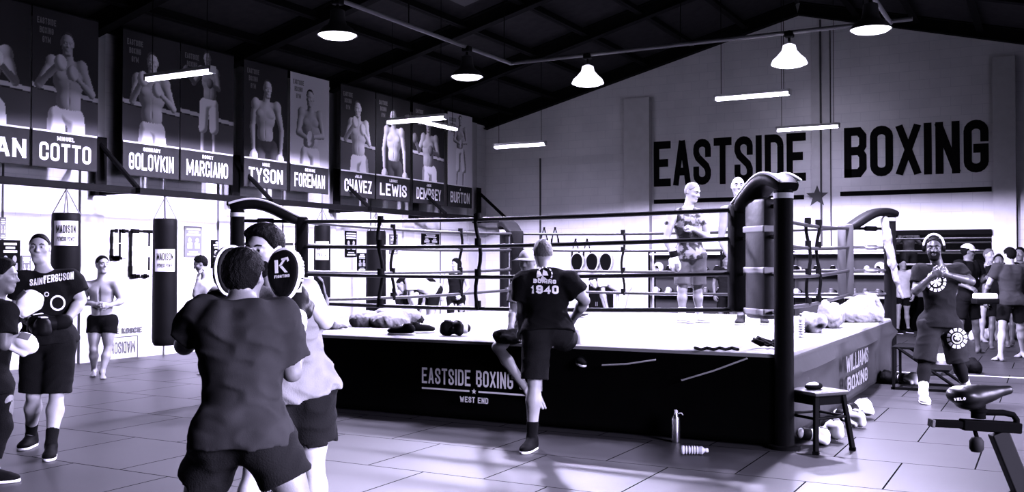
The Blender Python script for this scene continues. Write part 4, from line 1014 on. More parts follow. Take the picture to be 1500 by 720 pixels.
# 1 the man boxing with his back to us
J = dict(hd=(357, 404, .07), nk=(354, 444, 0), sha=(300, 461, .02), shb=(407, 468, .02), ela=(270, 505, .06), wra=(306, 462, .42), elb=(428, 545, .10), wrb=(432, 470, .38),
         hia=(322, 640, 0), hib=(390, 640, 0), kna=(284, 742, .12), knb=(438, 738, .02), ana=(248, None, -.02), anb=(470, None, .05))
R1 = person('man in a dark grey t-shirt and black shorts boxing with his back to the camera', 4.25, J, (.12, 1), (.15, 1, -.05), s=1.03, h=.011, skin=SKINM, hair='short', fat=.97, mus=1.04, topm=GREYC, loose=1.05, hem=-.04, botm=BLACKC, bt=.60, flare=1.08, botw=1.12,
            feet=('shoe', 'shoe'), shoem=BLACKM, hands=('none', 'none'), crease=1.5, sleeve=.72)
for q in 'ab': boxing_glove(R1.root, R1.P['wr' + q] - nrm(R1.P['wr' + q] - R1.P['el' + q]) * .04, R1.P['wr' + q] - R1.P['el' + q], EZ, BLACK, WHITE)

# 2 the trainer with focus mitts
J = dict(hd=(388, 366, -.12), nk=(402, 416, .0), sha=(352, 438, .0), shb=(449, 428, .08), ela=(322, 470, -.05), wra=(330, 425, -.16), elb=(476, 470, .02), wrb=(441, 424, -.12),
         hia=(414, 580, .08), hib=(456, 580, .08), kna=(374, 682, -.08), knb=(459, 682, .10), ana=(352, None, -.12), anb=(470, None, .12))
R2 = person('bearded trainer in a white tank top and black shorts holding up focus mitts', 5.0, J, (-.25, -1), (-.42, -1, -.12), s=1.04, h=.011, skin=SKIN, hair='mop', beard=HAIR, face=True, top='tank', topm=TANKC, loose=1.5, hem=.02, botm=BLACKC, bt=.62, flare=1.1, botw=1.12,
            feet=('shoe', 'shoe'), shoem=BLACKM, hands=('none', 'none'), hu=(.02, 0, 1), crease=2.2)
def focus_mitt(c, n, up, label, logo=True):
    """leather coaching mitt: face normal n, long axis up"""
    n = nrm(n); up = nrm(np.asarray(up, float) - n * np.dot(up, n)); sd = np.cross(up, n); c = np.asarray(c, float)
    t = thing('focus_mitt', label, 'mitt', c)
    ov = lambda k, z, sc=1.0: c + n * z + up * (.132 * sc * math.sin(k)) + sd * (.093 * sc * (1 - .16 * math.sin(k + PI)) * math.cos(k))
    N = 32; mb = MB(); V = []; prof = [(.0, .030), (.55, .030), (.82, .034), (.93, .030), (.99, .012), (1.0, 0), (.97, -.02), (.85, -.036), (.0, -.040)]
    for sc, z in prof: V += [ov(2 * PI * k / N, z, sc) for k in range(N)]
    F = [(i * N + k, i * N + (k + 1) % N, (i + 1) * N + (k + 1) % N, (i + 1) * N + k) for i in range(len(prof) - 1) for k in range(N)]
    MB().add(V, F).build('face_pad', BLACK, t, True)
    MB().tube([ov(2 * PI * k / N, .008, 1.0) for k in range(N)], .011, 6, True).build('rim', WHITE, t, True)
    bk = MB(); bk.ell(c - n * .055, (.075, .105, .035), (sd, up, n)); bk.build('hand_cover', BLACK, t, True)
    m = MB()
    for k in range(22):
        a = -.3 + k * .16; q = ov(a, -.018, 1.0); r = nrm(q - c); m.box(q + r * .002, (.012 + .006 * (k % 3), .006, .024), (np.cross(n, r), r, n))
    m.build('rim_lettering', PRINTW, t)
    if logo:
        m = MB(); f_ = lambda x, y: c + n * .034 + sd * x + up * y
        for poly in ([(-.042, .075), (-.022, .075), (-.022, .005), (-.042, .005)], [(-.018, .042), (.014, .078), (.03, .078), (-.002, .042)], [(-.012, .038), (.004, .042), (.036, .004), (.018, .004)], [(.0, .080), (.04, .086), (.046, .066), (.036, .06), (.034, .072), (.0, .07)]):
            m.prism([f_(*q) for q in poly], n * .001)
        text_mb(m, 'FIGHTING', f_(0, -.022), sd, up, .016, .011, .0035, .003); m.build('logo', PRINTW, t)
    return t
focus_mitt(W(418, 401, 4.60), cdir(-.35, -1, .08), CU * 1 - CR * .10, 'black oval focus mitt with white logo facing the camera').scale = (.87,) * 3
focus_mitt(W(337, 396, 4.74), cdir(.75, -.75, .05), CU + CR * .25, 'focus mitt with lettered rim half hidden by the boxing man\'s head', logo=False).scale = (.87,) * 3

# 3 the man in the black printed shirt
J = dict(hd=(58, 363, 0), nk=(66, 398, .0), sha=(36, 412, -.06), shb=(104, 412, .06), ela=(24, 455, -.08), wra=(52, 478, -.26), elb=(119, 440, .06), wrb=(94, 474, -.16),
         hia=(54, 500, 0), hib=(88, 500, 0), kna=(49, 578, -.02), knb=(83, 578, -.03), ana=(48, None, .22), anb=(77, None, -.22), toa=(28, 640, -.0), tob=(68, 680, -.5))
R3 = person('man in a black printed t-shirt and long black shorts, gloved hand at his waist', 7.95, J, (.1, -1), (.28, -1, 0), s=1.0, h=.011, skin=SKIN, hair='crop', face=True, fat=1.15, mus=1.15, topm=BLACKC, loose=1.0, hem=-.02, botm=BLACKC, bt=.95, flare=1.05, botw=1.12,
            feet=('shoe', 'shoe'), shoem=BLACKM, sockm=BLACKC, hands=('none', 'none'))
boxing_glove(R3.root, W(97, 470, 7.80), cdir(-.8, -.6, -.12), EZ, BLACK, BLACKM, 1.05)
boxing_glove(R3.root, W(50, 476, 7.72), cdir(.7, -.7, -.05), EZ, BLACK, WHITE, .95)
evald(); stick_text(R3, R3.top, [('SAINT', -.09, .055, .055, .026, .009, .14), ('FERGUSON', .075, .085, .06, .026, .009, .14), ((.042, .055, 24), -.10, -.09, 0, 0, 0, 0), ((.048, .062, 24), .07, -.09, 0, 0, 0, 0), ((.012, .02, 8), -.02, -.02, 0, 0, 0, 0)], 72, 427, 7.95, PRINTW)

# 4 the person cut by the left edge of the picture
J = dict(hd=(4, 404, 0), nk=(-8, 440, .02), sha=(-40, 458, .12), shb=(8, 460, -.12), ela=(-30, 510, .1), wra=(0, 502, .02), elb=(6, 505, -.16), wrb=(14, 462, -.02),
         hia=(-30, 560, 0), hib=(-2, 560, 0), kna=(-30, 635, .1), knb=(2, 625, -.1), ana=(-42, None, .2), anb=(-14, None, -.2))
R4 = person('dark-haired person in black with white boxing gloves cut by the picture edge', 7.0, J, (.9, .3), (.95, .25, -.1), s=.97, h=.012, skin=SKINM, hair='long', topm=BLACKC, botm=BLACKC, bt=1.7, hands=('none', 'none'), feet=('shoe', 'shoe'), shoem=BLACKM, fat=.95)
boxing_glove(R4.root, W(14, 470, 6.98), cdir(.55, .2, .62), cdir(-.4, -.6, .4), WHITE, BLACK, 1.0)
boxing_glove(R4.root, W(-2, 492, 7.0), cdir(.9, .1, -.25), cdir(0, -.7, .7), WHITE, BLACK, 1.0)

# 5 shirtless boy in black shorts
J = dict(hd=(150, 387, 0), nk=(149, 410, .03), sha=(128, 419, .0), shb=(170, 419, .02), ela=(121, 441, .04), wra=(139, 446, -.12), elb=(178, 441, .04), wrb=(160, 447, -.12), fia=(152, 445, -.16), fib=(148, 446, -.2),
         hia=(140, 470, .02), hib=(160, 470, .02), kna=(137, 511, -.04), knb=(158, 511, -.02), ana=(139, None, .15), anb=(151, None, -.12), toa=(133, 545, -.2), tob=(153, 545, -.4))
person('shirtless barefoot youth in short black shorts smiling beside a hanging bag', 13.2, J, (.15, -1), (.75, -.75, 0), s=.98, h=.013, skin=SKIN, hair='short', face=True, top=None, botm=BLACKC, bt=.42, flare=1.15, mus=1.05, palmv=((.3, 1, -.3), (-.3, 1, -.3)))

# 6 bare-shouldered person holding hands to the face
J = dict(hd=(294, 386, 0), nk=(303, 406, .02), sha=(296, 418, -.12), shb=(316, 418, .12), ela=(286, 432, -.16), wra=(291, 406, -.14), elb=(300, 440, .16), wrb=(296, 410, .06), fia=(293, 393, -.1), fib=(296, 396, .0),
         hia=(306, 470, -.08), hib=(316, 470, .08), kna=(306, 512, -.1), knb=(316, 512, .1), ana=(308, None, -.1), anb=(318, None, .1))
person('bare-shouldered person covering their face with both hands beside the long bag', 13.6, J, (-.9, -.35), (-.8, -.2, -.35), s=.95, h=.013, skin=SKIN, hair='short', top=None, botm=BLACKC, bt=.6, palmv=((.9, .3, 0), (.9, -.1, 0)))

# 7 the man at the ring side
J = dict(hd=(795, 370, .32), nk=(797, 399, .24), sha=(768, 414, .20), shb=(834, 414, .14), ela=(764, 455, .22), wra=(764, 482, .46), elb=(857, 440, .12), wrb=(838, 470, .38), fia=(762, 492, .56), fib=(830, 480, .46),
         hia=(786, 490, .06), hib=(818, 486, .10), kna=(783, 560, .04), knb=(828, 497, .55), ana=(779, None, .02), anb=(822, 497, 1.02), toa=(763, 660, -.2), tob=(828, 496, 1.3))
R7 = person('grey-haired man in a black t-shirt with one knee up on the ring edge', 8.0, J, (.05, 1), (-.15, 1, -.35), s=1.0, h=.010, skin=SKIN, hair='crop', hairm=HAIRG, topm=BLACKC, loose=1.1, hem=-.0, botm=NAVYC, bt=.92, flare=1.1, botw=1.12, mus=1.1, fat=1.05,
            feet=('shoe', 'shoe'), shoem=BLACKM, sockm=BLACKC, crease=1.1)
evald(); stick_text(R7, R7.top, [('1940', 0, -.01, .07, .055, .018, -.02), ('BOXING', .0, .075, .035, .03, .010, -.05), ((.0, .05, 3), -.02, .14, 0, 0, 0, 0), ((.055, .066, 12), .0, .15, 0, 0, 0, 0)], 798, 428, 8.2, PRINTW)

# 8 seated partner, mostly hidden
J = dict(hd=(773, 384, 0), nk=(780, 412, .03), sha=(758, 424, 0), shb=(806, 424, 0), ela=(752, 455, -.02), wra=(748, 480, -.18), elb=(815, 458, 0), wrb=(818, 482, -.15),
         hia=(768, 482, .04), hib=(800, 482, .04), kna=(729, 508, -.30), knb=(846, 490, -.28), ana=(774, 574, -.42), anb=(850, 516, -.52), toa=(796, 625, -.50), tob=(856, 522, -.72))
R8 = person('person in a pale cap sitting on the ring edge behind the man in black', 9.55, J, (-.1, -1), (-.45, -1, -.1), s=.98, h=.012, skin=SKIN, hair='crop', topm=WHITEC, botm=MIDC, bt=.7, feet=('shoe', 'shoe'), shoem=(WHITE, BLACKM), g=RZ)
def cap(R, m, brim_m, yaw=0.0, backwards=False):
    ss = R.s * .95; HA = R.HA; c = R.hat(0, -.008, .032)
    o = sdf_obj('cap', [el(c, np.array((.096, .118, .108)) * ss, HA, .02), cut(R.hat(0, 0, .048), -HA[2] * .96 - HA[1] * .1)], .008, m, R.root)
    fd = nrm(HA[1] * math.cos(yaw) + HA[0] * math.sin(yaw)); sd = np.cross(fd, HA[2]); b = R.hat(0, 0, .052) + fd * .09 * ss; V = []
    for i in range(13):
        a = -1.25 + 2.5 * i / 12
        for r, dz in ((.0, .0), (.10, -.014 - .012 * abs(a))): V.append(c + HA[2] * .024 * ss + (fd * math.cos(a) + sd * math.sin(a)) * (.105 + r * max(.25, math.cos(a * .9))) * ss + HA[2] * dz)
    bb = MB().add(V, [(2 * i, 2 * i + 1, 2 * i + 3, 2 * i + 2) for i in range(12)]).build('brim', brim_m, o, True)
    md = bb.modifiers.new('thick', 'SOLIDIFY'); md.thickness = .006
    return o
cap(R8, WHITEC, mat('cap_brim', .35, .8))

# 9, 10 the two men in the ring
J = dict(hd=(1014, 281, 0), nk=(1006, 305, .02), sha=(984, 318, -.06), shb=(1030, 316, .08), ela=(976, 350, -.10), wra=(986, 374, -.2), elb=(1036, 348, .02), wrb=(1016, 336, -.22), fib=(1004, 330, -.24),
         hia=(1001, 372, 0), hib=(1022, 372, 0), kna=(1000, 424, -.04), knb=(1022, 424, .02), ana=(999, None, -.04), anb=(1024, None, .05), toa=(1010, 470, -.15), tob=(1040, 470, -.15))
R9 = person('pale boxer in a patterned vest and silver shorts standing in the ring', 12.45, J, (.35, -1), (.75, -.7, -.35), s=1.04, h=.012, skin=RINGSKIN, hair='crop', hairm=HAIRF, face=True, top='tank', topm=mat('patterned_vest', .08, .8, var=.97, scale=11, hard=.04), loose=.7, botm=SILVERC, bt=.85, flare=1.1, botw=1.05,
            feet=('shoe', 'shoe'), shoem=WHITE, sockm=WHITEC, g=RZ, hands=('none', 'open'), curl=(.9, .9))
boxing_glove(R9.root, R9.P['wra'] + EZ * .05, -EZ + .2 * CR, -CF, WHITE, BLACK, .95)
J = dict(hd=(1081, 273, 0), nk=(1084, 298, .03), sha=(1062, 310, 0), shb=(1110, 310, 0), ela=(1056, 350, .02), wra=(1070, 380, -.15), elb=(1118, 350, .02), wrb=(1106, 380, -.15),
         hia=(1078, 370, 0), hib=(1100, 370, 0), kna=(1082, 420, -.04), knb=(1108, 420, 0), ana=(1085, None, 0), anb=(1119, None, .02), toa=(1078, 470, -.3), tob=(1122, 470, -.3))
person('bald shirtless man in the ring behind the black corner pad', 12.1, J, (-.1, -1), (-.1, -1, 0), s=1.02, h=.013, skin=RINGSKIN, hair=None, face=True, top=None, botm=BLACKC, bt=.9, feet=('shoe', 'shoe'), shoem=MIDC, g=RZ, hands=('fist', 'fist'))

# 11 the man with headphones
J = dict(hd=(1368, 363, -.02), nk=(1375, 389, .03), sha=(1349, 398, -.04), shb=(1402, 396, .06), ela=(1341, 426, -.10), wra=(1366, 404, -.27), elb=(1423, 412, -.06), wrb=(1388, 402, -.27), fia=(1378, 398, -.33), fib=(1376, 398, -.33),
         hia=(1363, 474, 0), hib=(1391, 474, 0), kna=(1354, 530, -.06), knb=(1403, 530, .04), ana=(1351, None, -.26), anb=(1414, None, .28), toa=(1358, 590, -.5), tob=(1420, 590, -.1))
R11 = person('bearded man with headphones in a dark t-shirt and dark shorts, hands clasped at his chest', 11.05, J, (-.1, -1), (-.45, -1, -.08), s=1.10, h=.011, skin=SKIND, hair='crop', beard=HAIR, face=True, topm=NAVYC, loose=.85, hem=-.06, botm=mat('slate_shorts', .008, .8, bump=.1, bscale=60, spec=.05), bt=.98, flare=1.15, botw=1.08, mus=1.0, fat=1.0,
             feet=('shoe', 'shoe'), shoem=WHITE, sockm=WHITEC, tights=BLACKC, palmv=((.4, .6, .3), (-.4, .6, .3)), curl=(.6, .8))
evald(); stick_text(R11, R11.top, [((.084, .116, 14), 0, -.02, 0, 0, 0, 0), ((.0, .062, 6), 0, -.02, 0, 0, 0, 0)], 1371, 409, 11.0, PRINTW)
stick_text(R11, R11.bot, [((.078, .115, 12), 0, 0, 0, 0, 0, 0), ((.0, .035, 4), 0.005, .01, 0, 0, 0, 0), ((.048, .06, 22), 0, 0, 0, 0, 0, 0)], 1402, 495, 11.0, PRINTW)
hp = thing('headphones', 'white-banded headphones worn by the bearded man in the dark t-shirt', 'headphones', R11.hc)
ss = R11.s * .95; HA = R11.HA
MB().tube([R11.hat(.10 * math.cos(a), .005, .02 + .128 * math.sin(a)) for a in np.linspace(0, PI, 17)], .012, 8).build('headband', WHITE, hp, True)
for sx in (-1, 1):
    MB().lathe([(0, .03), (.034, .028), (.040, .018), (.040, 0), (.030, -.004), (0, -.004)], R11.hat(sx * .088, -.008, .0), HA[0] * sx, 18).build('ear_cup', BLACKM, hp, True)
# ---------------------------------------------------------------- people further back
def simple(label, d, px, top_y, tf, hf, s=1.0, arms=None, **kw):
    """an upright person: px of the body axis, pixel scale from the distance; arms given as px offsets in metres (right, up, forward)"""
    k = FPX / d; g = kw.get('g', 0.0); base = 387 + (CAMZ - g) * k
    m = lambda x, z, dd=0.0: (px + x * s * k, base - z * s * k, dd)
    lean = kw.pop('lean', 0.0); ld = kw.pop('leand', 0.0); st = kw.pop('stance', .12); sd = kw.pop('sdepth', .12); yaw = kw.pop('narrow', 1.0)
    w = .19 * yaw; dw = .19 * math.sqrt(max(0, 1 - yaw * yaw))
    J = dict(hd=m(lean * 1.15, 1.615, ld * 1.2), nk=m(lean, 1.45, ld), sha=m(-w + lean * .95, 1.41, ld - dw), shb=m(w + lean * .95, 1.41, ld + dw), hia=m(-.10 * yaw, .90, -dw / 2), hib=m(.10 * yaw, .90, dw / 2),
             kna=m(-st, .49, -sd * .7), knb=m(st, .49, sd * .3), ana=(px - st * 1.25 * s * k, None, -sd), anb=(px + st * 1.25 * s * k, None, sd))
    a = arms or (((-.27, 1.12, 0), (-.25, .86, -.1)), ((.27, 1.12, 0), (.25, .86, -.1)))
    J['ela'] = m(*a[0][0]); J['wra'] = m(*a[0][1]); J['elb'] = m(*a[1][0]); J['wrb'] = m(*a[1][1])
    return person(label, d, J, tf, hf, s=s, h=kw.pop('h', .017), **kw)
# 12 cap man
R12 = simple('man in black with a pale-topped cap standing behind the man with headphones', 16.6, 1418, 352, (.75, .5), (.9, -.2, -.1), s=1.06, arms=(((-.2, 1.14, -.15), (.02, 1.05, -.32)), ((.24, 1.15, .1), (.30, 1.2, -.15))), skin=SKINM, topm=BLACKC, bt=.85, botm=BLACKC, narrow=.75)
cap(R12, WHITEC, WHITEC, yaw=.3)
# 13 pad holder
simple('pad holder in black with a raised pale arm beside the capped man', 19.2, 1449, 352, (.2, -1), (.4, -1, 0), s=1.04, arms=(((-.26, 1.2, -.1), (-.08, 1.42, -.3)), ((.28, 1.28, -.1), (.22, 1.56, -.25))), skin=SKIN, topm=BLACKC, bt=.6, botm=BLACKC, hands=('fist', 'open'), hairm=HAIRG)
# 14 grey shirt, back to us
R14 = simple('man in a grey t-shirt and dark shorts, back turned, reaching to a pad', 15.6, 1481, 362, (-.25, 1), (-.3, 1, -.1), s=1.02, arms=(((-.34, 1.18, .12), (-.40, .98, .38)), ((.30, 1.12, 0), (.28, .95, .2))), skin=SKIN, topm=MIDC, bt=.75, botm=NAVYC, stance=.14, sdepth=.25, lean=-.02, leand=.05, h=.014)
# 15 dark-haired person at the right edge
simple('dark-haired person partly behind the man in the grey t-shirt, looking sideways', 18.4, 1494, 352, (-.6, -.8), (-.7, -.7, 0), s=1.05, skin=SKINM, topm=BLACKC, bt=.85, botm=BLACKC)
# 16 dark head between the pad holder and the grey shirt
simple('short person in black between the pad holder and the man in the grey t-shirt', 17.8, 1463, 372, (-.4, -1), (-.5, -1, 0), s=.97, skin=SKINM, topm=BLACKC, bt=.8, botm=BLACKC)
# 17 shirtless boxer in the far ring, 18 person in the opening
simple('pale shirtless boxer in the far ring through the opening', 25.3, 1331, 340, (.6, -.5), (.7, -.6, 0), s=1.02, g=.86, arms=(((-.28, 1.15, -.1), (-.12, 1.3, -.3)), ((.28, 1.15, -.1), (.1, 1.32, -.3))), skin=SKIN, top=None, bt=.8, botm=SILVERC, hands=('fist', 'fist'), hair='crop', hairm=HAIRF, h=.02)
simple('slim person in dark shorts standing at the opening behind the ring corner', 21.6, 1322, 398, (.2, -1), (.2, -1, 0), s=.93, skin=SKIN, topm=WHITEC, bt=.6, botm=BLACKC, h=.018, feet=('shoe', 'shoe'), shoem=BLACKM, stance=.10)
# 19 - 22 behind the ring
def bent(label, d, px, top_y, sgn, s, **kw):
    """a person bent forward at the hips towards sgn * picture-right"""
    k = FPX / d; base = 387 + CAMZ * k; m = lambda x, z, dd=0.0: (px + x * s * k, base - z * s * k, dd)
    J = dict(hd=m(.52 * sgn, 1.02, -.05), nk=m(.42 * sgn, 1.13, 0), sha=m(.36 * sgn - .03, 1.10, -.18), shb=m(.36 * sgn + .03, 1.10, .18), hia=m(-.04 * sgn, .90, -.1), hib=m(.02 * sgn, .90, .1), kna=m(.02 * sgn, .50, -.1), knb=m(.06 * sgn, .50, .1),
             ela=m(.36 * sgn, .82, -.2), wra=m(.30 * sgn, .58, -.16), elb=m(.40 * sgn, .82, .2), wrb=m(.34 * sgn, .58, .16), ana=(px - .03 * sgn * s * k, None, -.11), anb=(px + .04 * sgn * s * k, None, .12))
    return person(label, d, J, (sgn, -.25), (sgn * .8, -.1, -.6), s=s, h=.018, hu=(sgn * .7, 0, .7), **kw)
bent('person in a white t-shirt bending low behind the far ropes', 19.2, 588, 375, 1, 1.08, skin=SKIN, topm=WHITEC, bt=.9, botm=MIDC)
bent('person in a white t-shirt and black shorts bending away beside the woman in black', 18.6, 634, 375, -1, 1.1, skin=SKIN, topm=WHITEC, bt=.7, botm=BLACKC)
simple('dark-haired woman in a black vest behind the far ropes', 19.8, 668, 380, (-.6, -.8), (-.8, -.5, -.1), s=.93, skin=SKIN, hair='long', top='tank', topm=BLACKC, bt=1.75, botm=NAVYC, arms=(((-.26, 1.12, -.1), (-.3, .95, -.3)), ((.26, 1.12, 0), (.1, .95, -.3))), fat=.92, loose=.6)
bent('person in white bending over by the gloves on the back wall', 20.6, 912, 372, -1, 1.12, skin=SKIN, topm=WHITEC, bt=1.8, botm=WHITEC)
simple('person in black sitting-height behind the ring boxer, beside the gear rack', 20.9, 1064, 380, (.3, -1), (.2, -1, 0), s=.98, skin=SKINM, topm=NAVYC, bt=.9, botm=BLACKC)

# ---------------------------------------------------------------- far ring through the opening
fr = thing('far_ring', 'second boxing ring with black skirt seen through the opening', 'boxing ring', (-3.2, 26.3, 0))
FX0, FX1, FY0, FY1, FZ = -5.8, -.6, 24.0, 28.6, .86
MB().box(((FX0 + FX1) / 2, (FY0 + FY1) / 2, FZ - .05), (FX1 - FX0, FY1 - FY0, .1), None, .02).build('canvas', CANVAS, fr)
MB().box(((FX0 + FX1) / 2, (FY0 + FY1) / 2, FZ / 2 - .05), (FX1 - FX0 - .02, FY1 - FY0 - .02, FZ - .1)).build('skirt', SK, fr)
for x in (FX0 + .05, FX1 - .05):
    for y in (FY0 + .05, FY1 - .05): MB().cyl((x, y, 0), (x, y, 2.25), .07).build('corner_post', BLACK, fr, True)
for z in (1.2, 1.5, 1.8, 2.08):
    for a, b in (((FX0, FY0), (FX1, FY0)), ((FX0, FY1), (FX1, FY1)), ((FX0, FY0), (FX0, FY1)), ((FX1, FY0), (FX1, FY1))):
        MB().cyl((a[0], a[1] + .1, z), (b[0], b[1] + .1, z), .022, n=8).build('rope', RP['white'], fr, True)
lf = tube_light((-3.2, 25.5, 3.6), EX, 'fluorescent tube in the hall beyond the opening', top=5.2); tube_light((-3.2, 23.4, 3.6), EX, 'fluorescent tube just inside the opening to the next hall', top=5.2)

# ---------------------------------------------------------------- gear rack along the back wall
def rack(px0, px1, label, levels=(.12, .80, 1.30, 1.74)):
    x0, x1 = xb(px0), xb(px1); y = YB - .32; t = thing('gear_rack', label, 'rack', ((x0 + x1) / 2, y, 0), 'gear racks on the back wall')
    for x in (x0, x1):
        for yy in (y - .2, y + .2): MB().box((x, yy, .9), (.04, .04, 1.8)).build('upright', STEEL, t)
    for z in levels: MB().box(((x0 + x1) / 2, y, z), (x1 - x0, .44, .035), None, .005).build('shelf', WHITE, t)
    MB().box(((x0 + x1) / 2, y + .19, .9), (x1 - x0, .015, 1.75)).build('back_panel', mat('rack_back', .03, .7), t)
    return (x0, x1, y)
racks = [rack(962, 1066, 'gear rack behind the boxer in silver shorts'), rack(1070, 1160, 'gear rack hidden mostly by the near corner post'), rack(1164, 1236, 'gear rack seen through the side ropes'), rack(1240, 1304, 'gear rack behind the far corner post')]
def glove_proto(m, cuff, name, cat):
    g = boxing_glove(None, np.zeros(3), (0, -1, .0), EZ, m, cuff, 1.0, name); g['category'] = cat
    return g
protos = [glove_proto(BLACK, WHITE, 'boxing_glove', 'glove'), glove_proto(WHITE, BLACK, 'boxing_glove', 'glove'), glove_proto(mat('grey_leather', .12, .4), BLACK, 'boxing_glove', 'glove')]
PN = ['black', 'white', 'grey']
used = [False] * 3
def put_glove(kind, loc, rot, label, group=None, sc=1.0):
    g = protos[kind] if not used[kind] else copy_tree(protos[kind]); used[kind] = True
    g.location = Vector([float(q) for q in loc]); g.rotation_euler = rot; g.scale = (sc,) * 3
    g['label'] = label; g['category'] = 'glove'
    if group: g['group'] = group
    elif 'group' in g: del g['group']
    return g
rs = np.random.RandomState(4)
RN = ['behind the boxer in silver shorts', 'behind the near corner post', 'seen through the side ropes', 'behind the far corner post']; LV = ['bottom', 'middle', 'upper']
head_pr = None
def head_guard(loc, rz, m, label, group):
    global head_pr
    if head_pr is None:
        A = np.eye(3); t = thing('head_guard', label, 'head guard')
        sdf_obj('shell', [el((0, 0, .13), (.115, .135, .13), A, .02), el((0, -.085, .10), (.062, .10, .075), A, .02, True), el((0, .02, .10), (.08, .095, .10), A, .02, True), cut((0, 0, .02), -EZ)], .010, m, t)
        MB().tube([(-.1, .02, .03), (-.06, -.02, .015), (.06, -.02, .015), (.1, .02, .03)], .014, 8).build('chin_strap', BLACKM, t, True); head_pr = t
    else: t = copy_tree(head_pr)
    t.location = Vector([float(q) for q in loc]); t.rotation_euler = (0, 0, rz); t['label'] = label; t['group'] = group
    for c in t.children:
        if c.name.startswith('shell') and m is not BLACK: c.data = c.data.copy(); c.data.materials[0] = m
    return t
for i, (x0, x1, y) in enumerate(racks):
    n = max(2, int((x1 - x0) / .27))
    for li, z in enumerate((.12, .80, 1.30)):
        for k in range(n):
            x = x0 + .16 + (x1 - x0 - .32) * k / max(1, n - 1); r = rs.rand()
            if r < .82: 
                kd = int(rs.choice([0, 0, 1, 2])); put_glove(kd, (x, y + .08, z + .10), (0, 0, rs.uniform(-.4, .4)), '%s boxing glove on the %s shelf of the rack %s' % (PN[kd], LV[li], RN[i]), '%s gloves on the %s shelf, rack %s' % (PN[kd], LV[li], RN[i]), .95)
            else: head_guard((x, y, z + .0), rs.uniform(-.4, .4), BLACK if rs.rand() < .6 else WHITE, 'head guard on the %s shelf of the rack %s' % (LV[li], RN[i]), 'head guards on the %s shelf, rack %s' % (LV[li], RN[i]))
# hooks with skipping ropes, gloves hung on the back wall, black cabinet
hookm = STEEL
for i, (px, py, wh) in enumerate(((797, 333, 'first'), (813, 333, 'second'), (843, 350, 'third'), (860, 350, 'fourth'))):
    p = on_y(px, py, YB - .05); t = thing('skipping_rope', 'skipping rope doubled over a wall hook, %s of the four along the back wall' % wh, 'skipping rope', p, 'skipping ropes on the back wall')
    MB().cyl(p + EY * .05, p - EY * .03, .012, n=8).build('hook', hookm, t)
    for sx in (-1, 1):
        MB().tube([p, p + EX * sx * .05 - EZ * .15, p + EX * sx * .09 - EZ * .30], .012, 6).build('cord', RUBBER, t, True)
        MB().cyl(p + EX * sx * .09 - EZ * .28, p + EX * sx * .10 - EZ * .44, .022, n=8).build('handle', BLACKM, t, True)
hr_ = thing('glove_rail', 'wall rail with round pads hanging behind the ring ropes', 'rail', on_y(868, 366, YB - .06))
xa, xb_ = float(on_y(832, 366, YB)[0]), float(on_y(935, 366, YB)[0]); zz = float(on_y(880, 367, YB)[2])
MB().box(((xa + xb_) / 2, YB - .05, zz + .03), (xb_ - xa, .06, .06)).build('board', WHITE, hr_)
for i, px in enumerate((846, 868, 888)):
    c = on_y(px, 384, YB - .16); fm = focus_mitt(c, (-.1, -1, 0), EZ, ('black round pad hanging %s on the wall rail' % ('nearest the bent man\'s elbow', 'in the middle', 'nearest the person in white')[i]), logo=False); fm.scale = (1.7,) * 3
cb = thing('cabinet', 'low black cabinet on the floor by the back wall', 'cabinet', on_y(880, 440, YB - .3) * np.array((1, 1, 0)))
c = np.array(cb.location); hb = 1.02; wbx = .44
MB().box((c[0], YB - .28, .52), (wbx, .5, 1.0), None, .01).build('body', BLACKM, cb)
for sx in (-1, 1): d_ = MB().box((c[0] + sx * wbx * .24, YB - .54, .52), (wbx * .46, .02, .92)).build('door', BLACKM, cb); MB().box((c[0] + sx * .02, YB - .555, .55), (.012, .015, .1)).build('handle', CHROME, d_)
# ---------------------------------------------------------------- posters and boards on the left wall
def poster(px0, px1, py0, py1, label, style, seed, frame_m=None):
    X = XL + .03; a = on_x(px0, (py0 + py1) / 2, X); b = on_x(px1, (py0 + py1) / 2, X); zt = on_x((px0 + px1) / 2, py0, X)[2]; zb = on_x((px0 + px1) / 2, py1, X)[2]
    y0, y1 = float(a[1]), float(b[1]); w, h = y1 - y0, zt - zb; c = np.array((X, (y0 + y1) / 2, (zt + zb) / 2)); rs = np.random.RandomState(seed)
    t = thing('poster', label, 'poster', (X, c[1], zb))
    MB().box(c - EX * .012, (.012, w, h)).build('sheet', {'dark': PRINTK, 'light': PRINTW, 'mid': PRINTG}[style], t)
    ink = PRINTW if style in ('dark', 'mid') else PRINTK; m = MB(); f = lambda y, z: c + EX * -.003 + EY * y * w + EZ * z * h
    for zc, ww, hh in [(.40 - .09 * k, rs.uniform(.45, .85), .055) for k in range(3)] + [(-.42, .7, .06), (-.33, .5, .03)]: MB().box(f(0, zc), (.004, w * ww, h * hh)).build('caption', ink, t)
    for sx in (-.22, .22):
        m.ell(f(sx, .04), (.004, w * .10, h * .085)).box(f(sx, -.14), (.004, w * .28, h * .17), None, .0).ell(f(sx - .1 * np.sign(sx), -.08), (.005, w * .07, h * .06))
    m.build('printed_figures', mat('print_mid', .35, .7), t); return t
poster(0, 9, 318, 350, 'grey poster at the picture edge above the dark poster', 'mid', 1)
poster(0, 30, 351, 412, 'dark poster with pale heads behind the dark-haired person', 'dark', 2)
poster(32, 46, 374, 408, 'small poster between the dark poster and the man in the printed shirt', 'mid', 3)
poster(118, 131, 388, 412, 'small dark poster left of the shirtless youth\'s head', 'dark', 4)
poster(122, 152, 358, 380, 'pale poster just above the shirtless youth', 'light', 5)
poster(271, 296, 331, 376, 'grey fight poster right beside the long heavy bag', 'mid', 6)
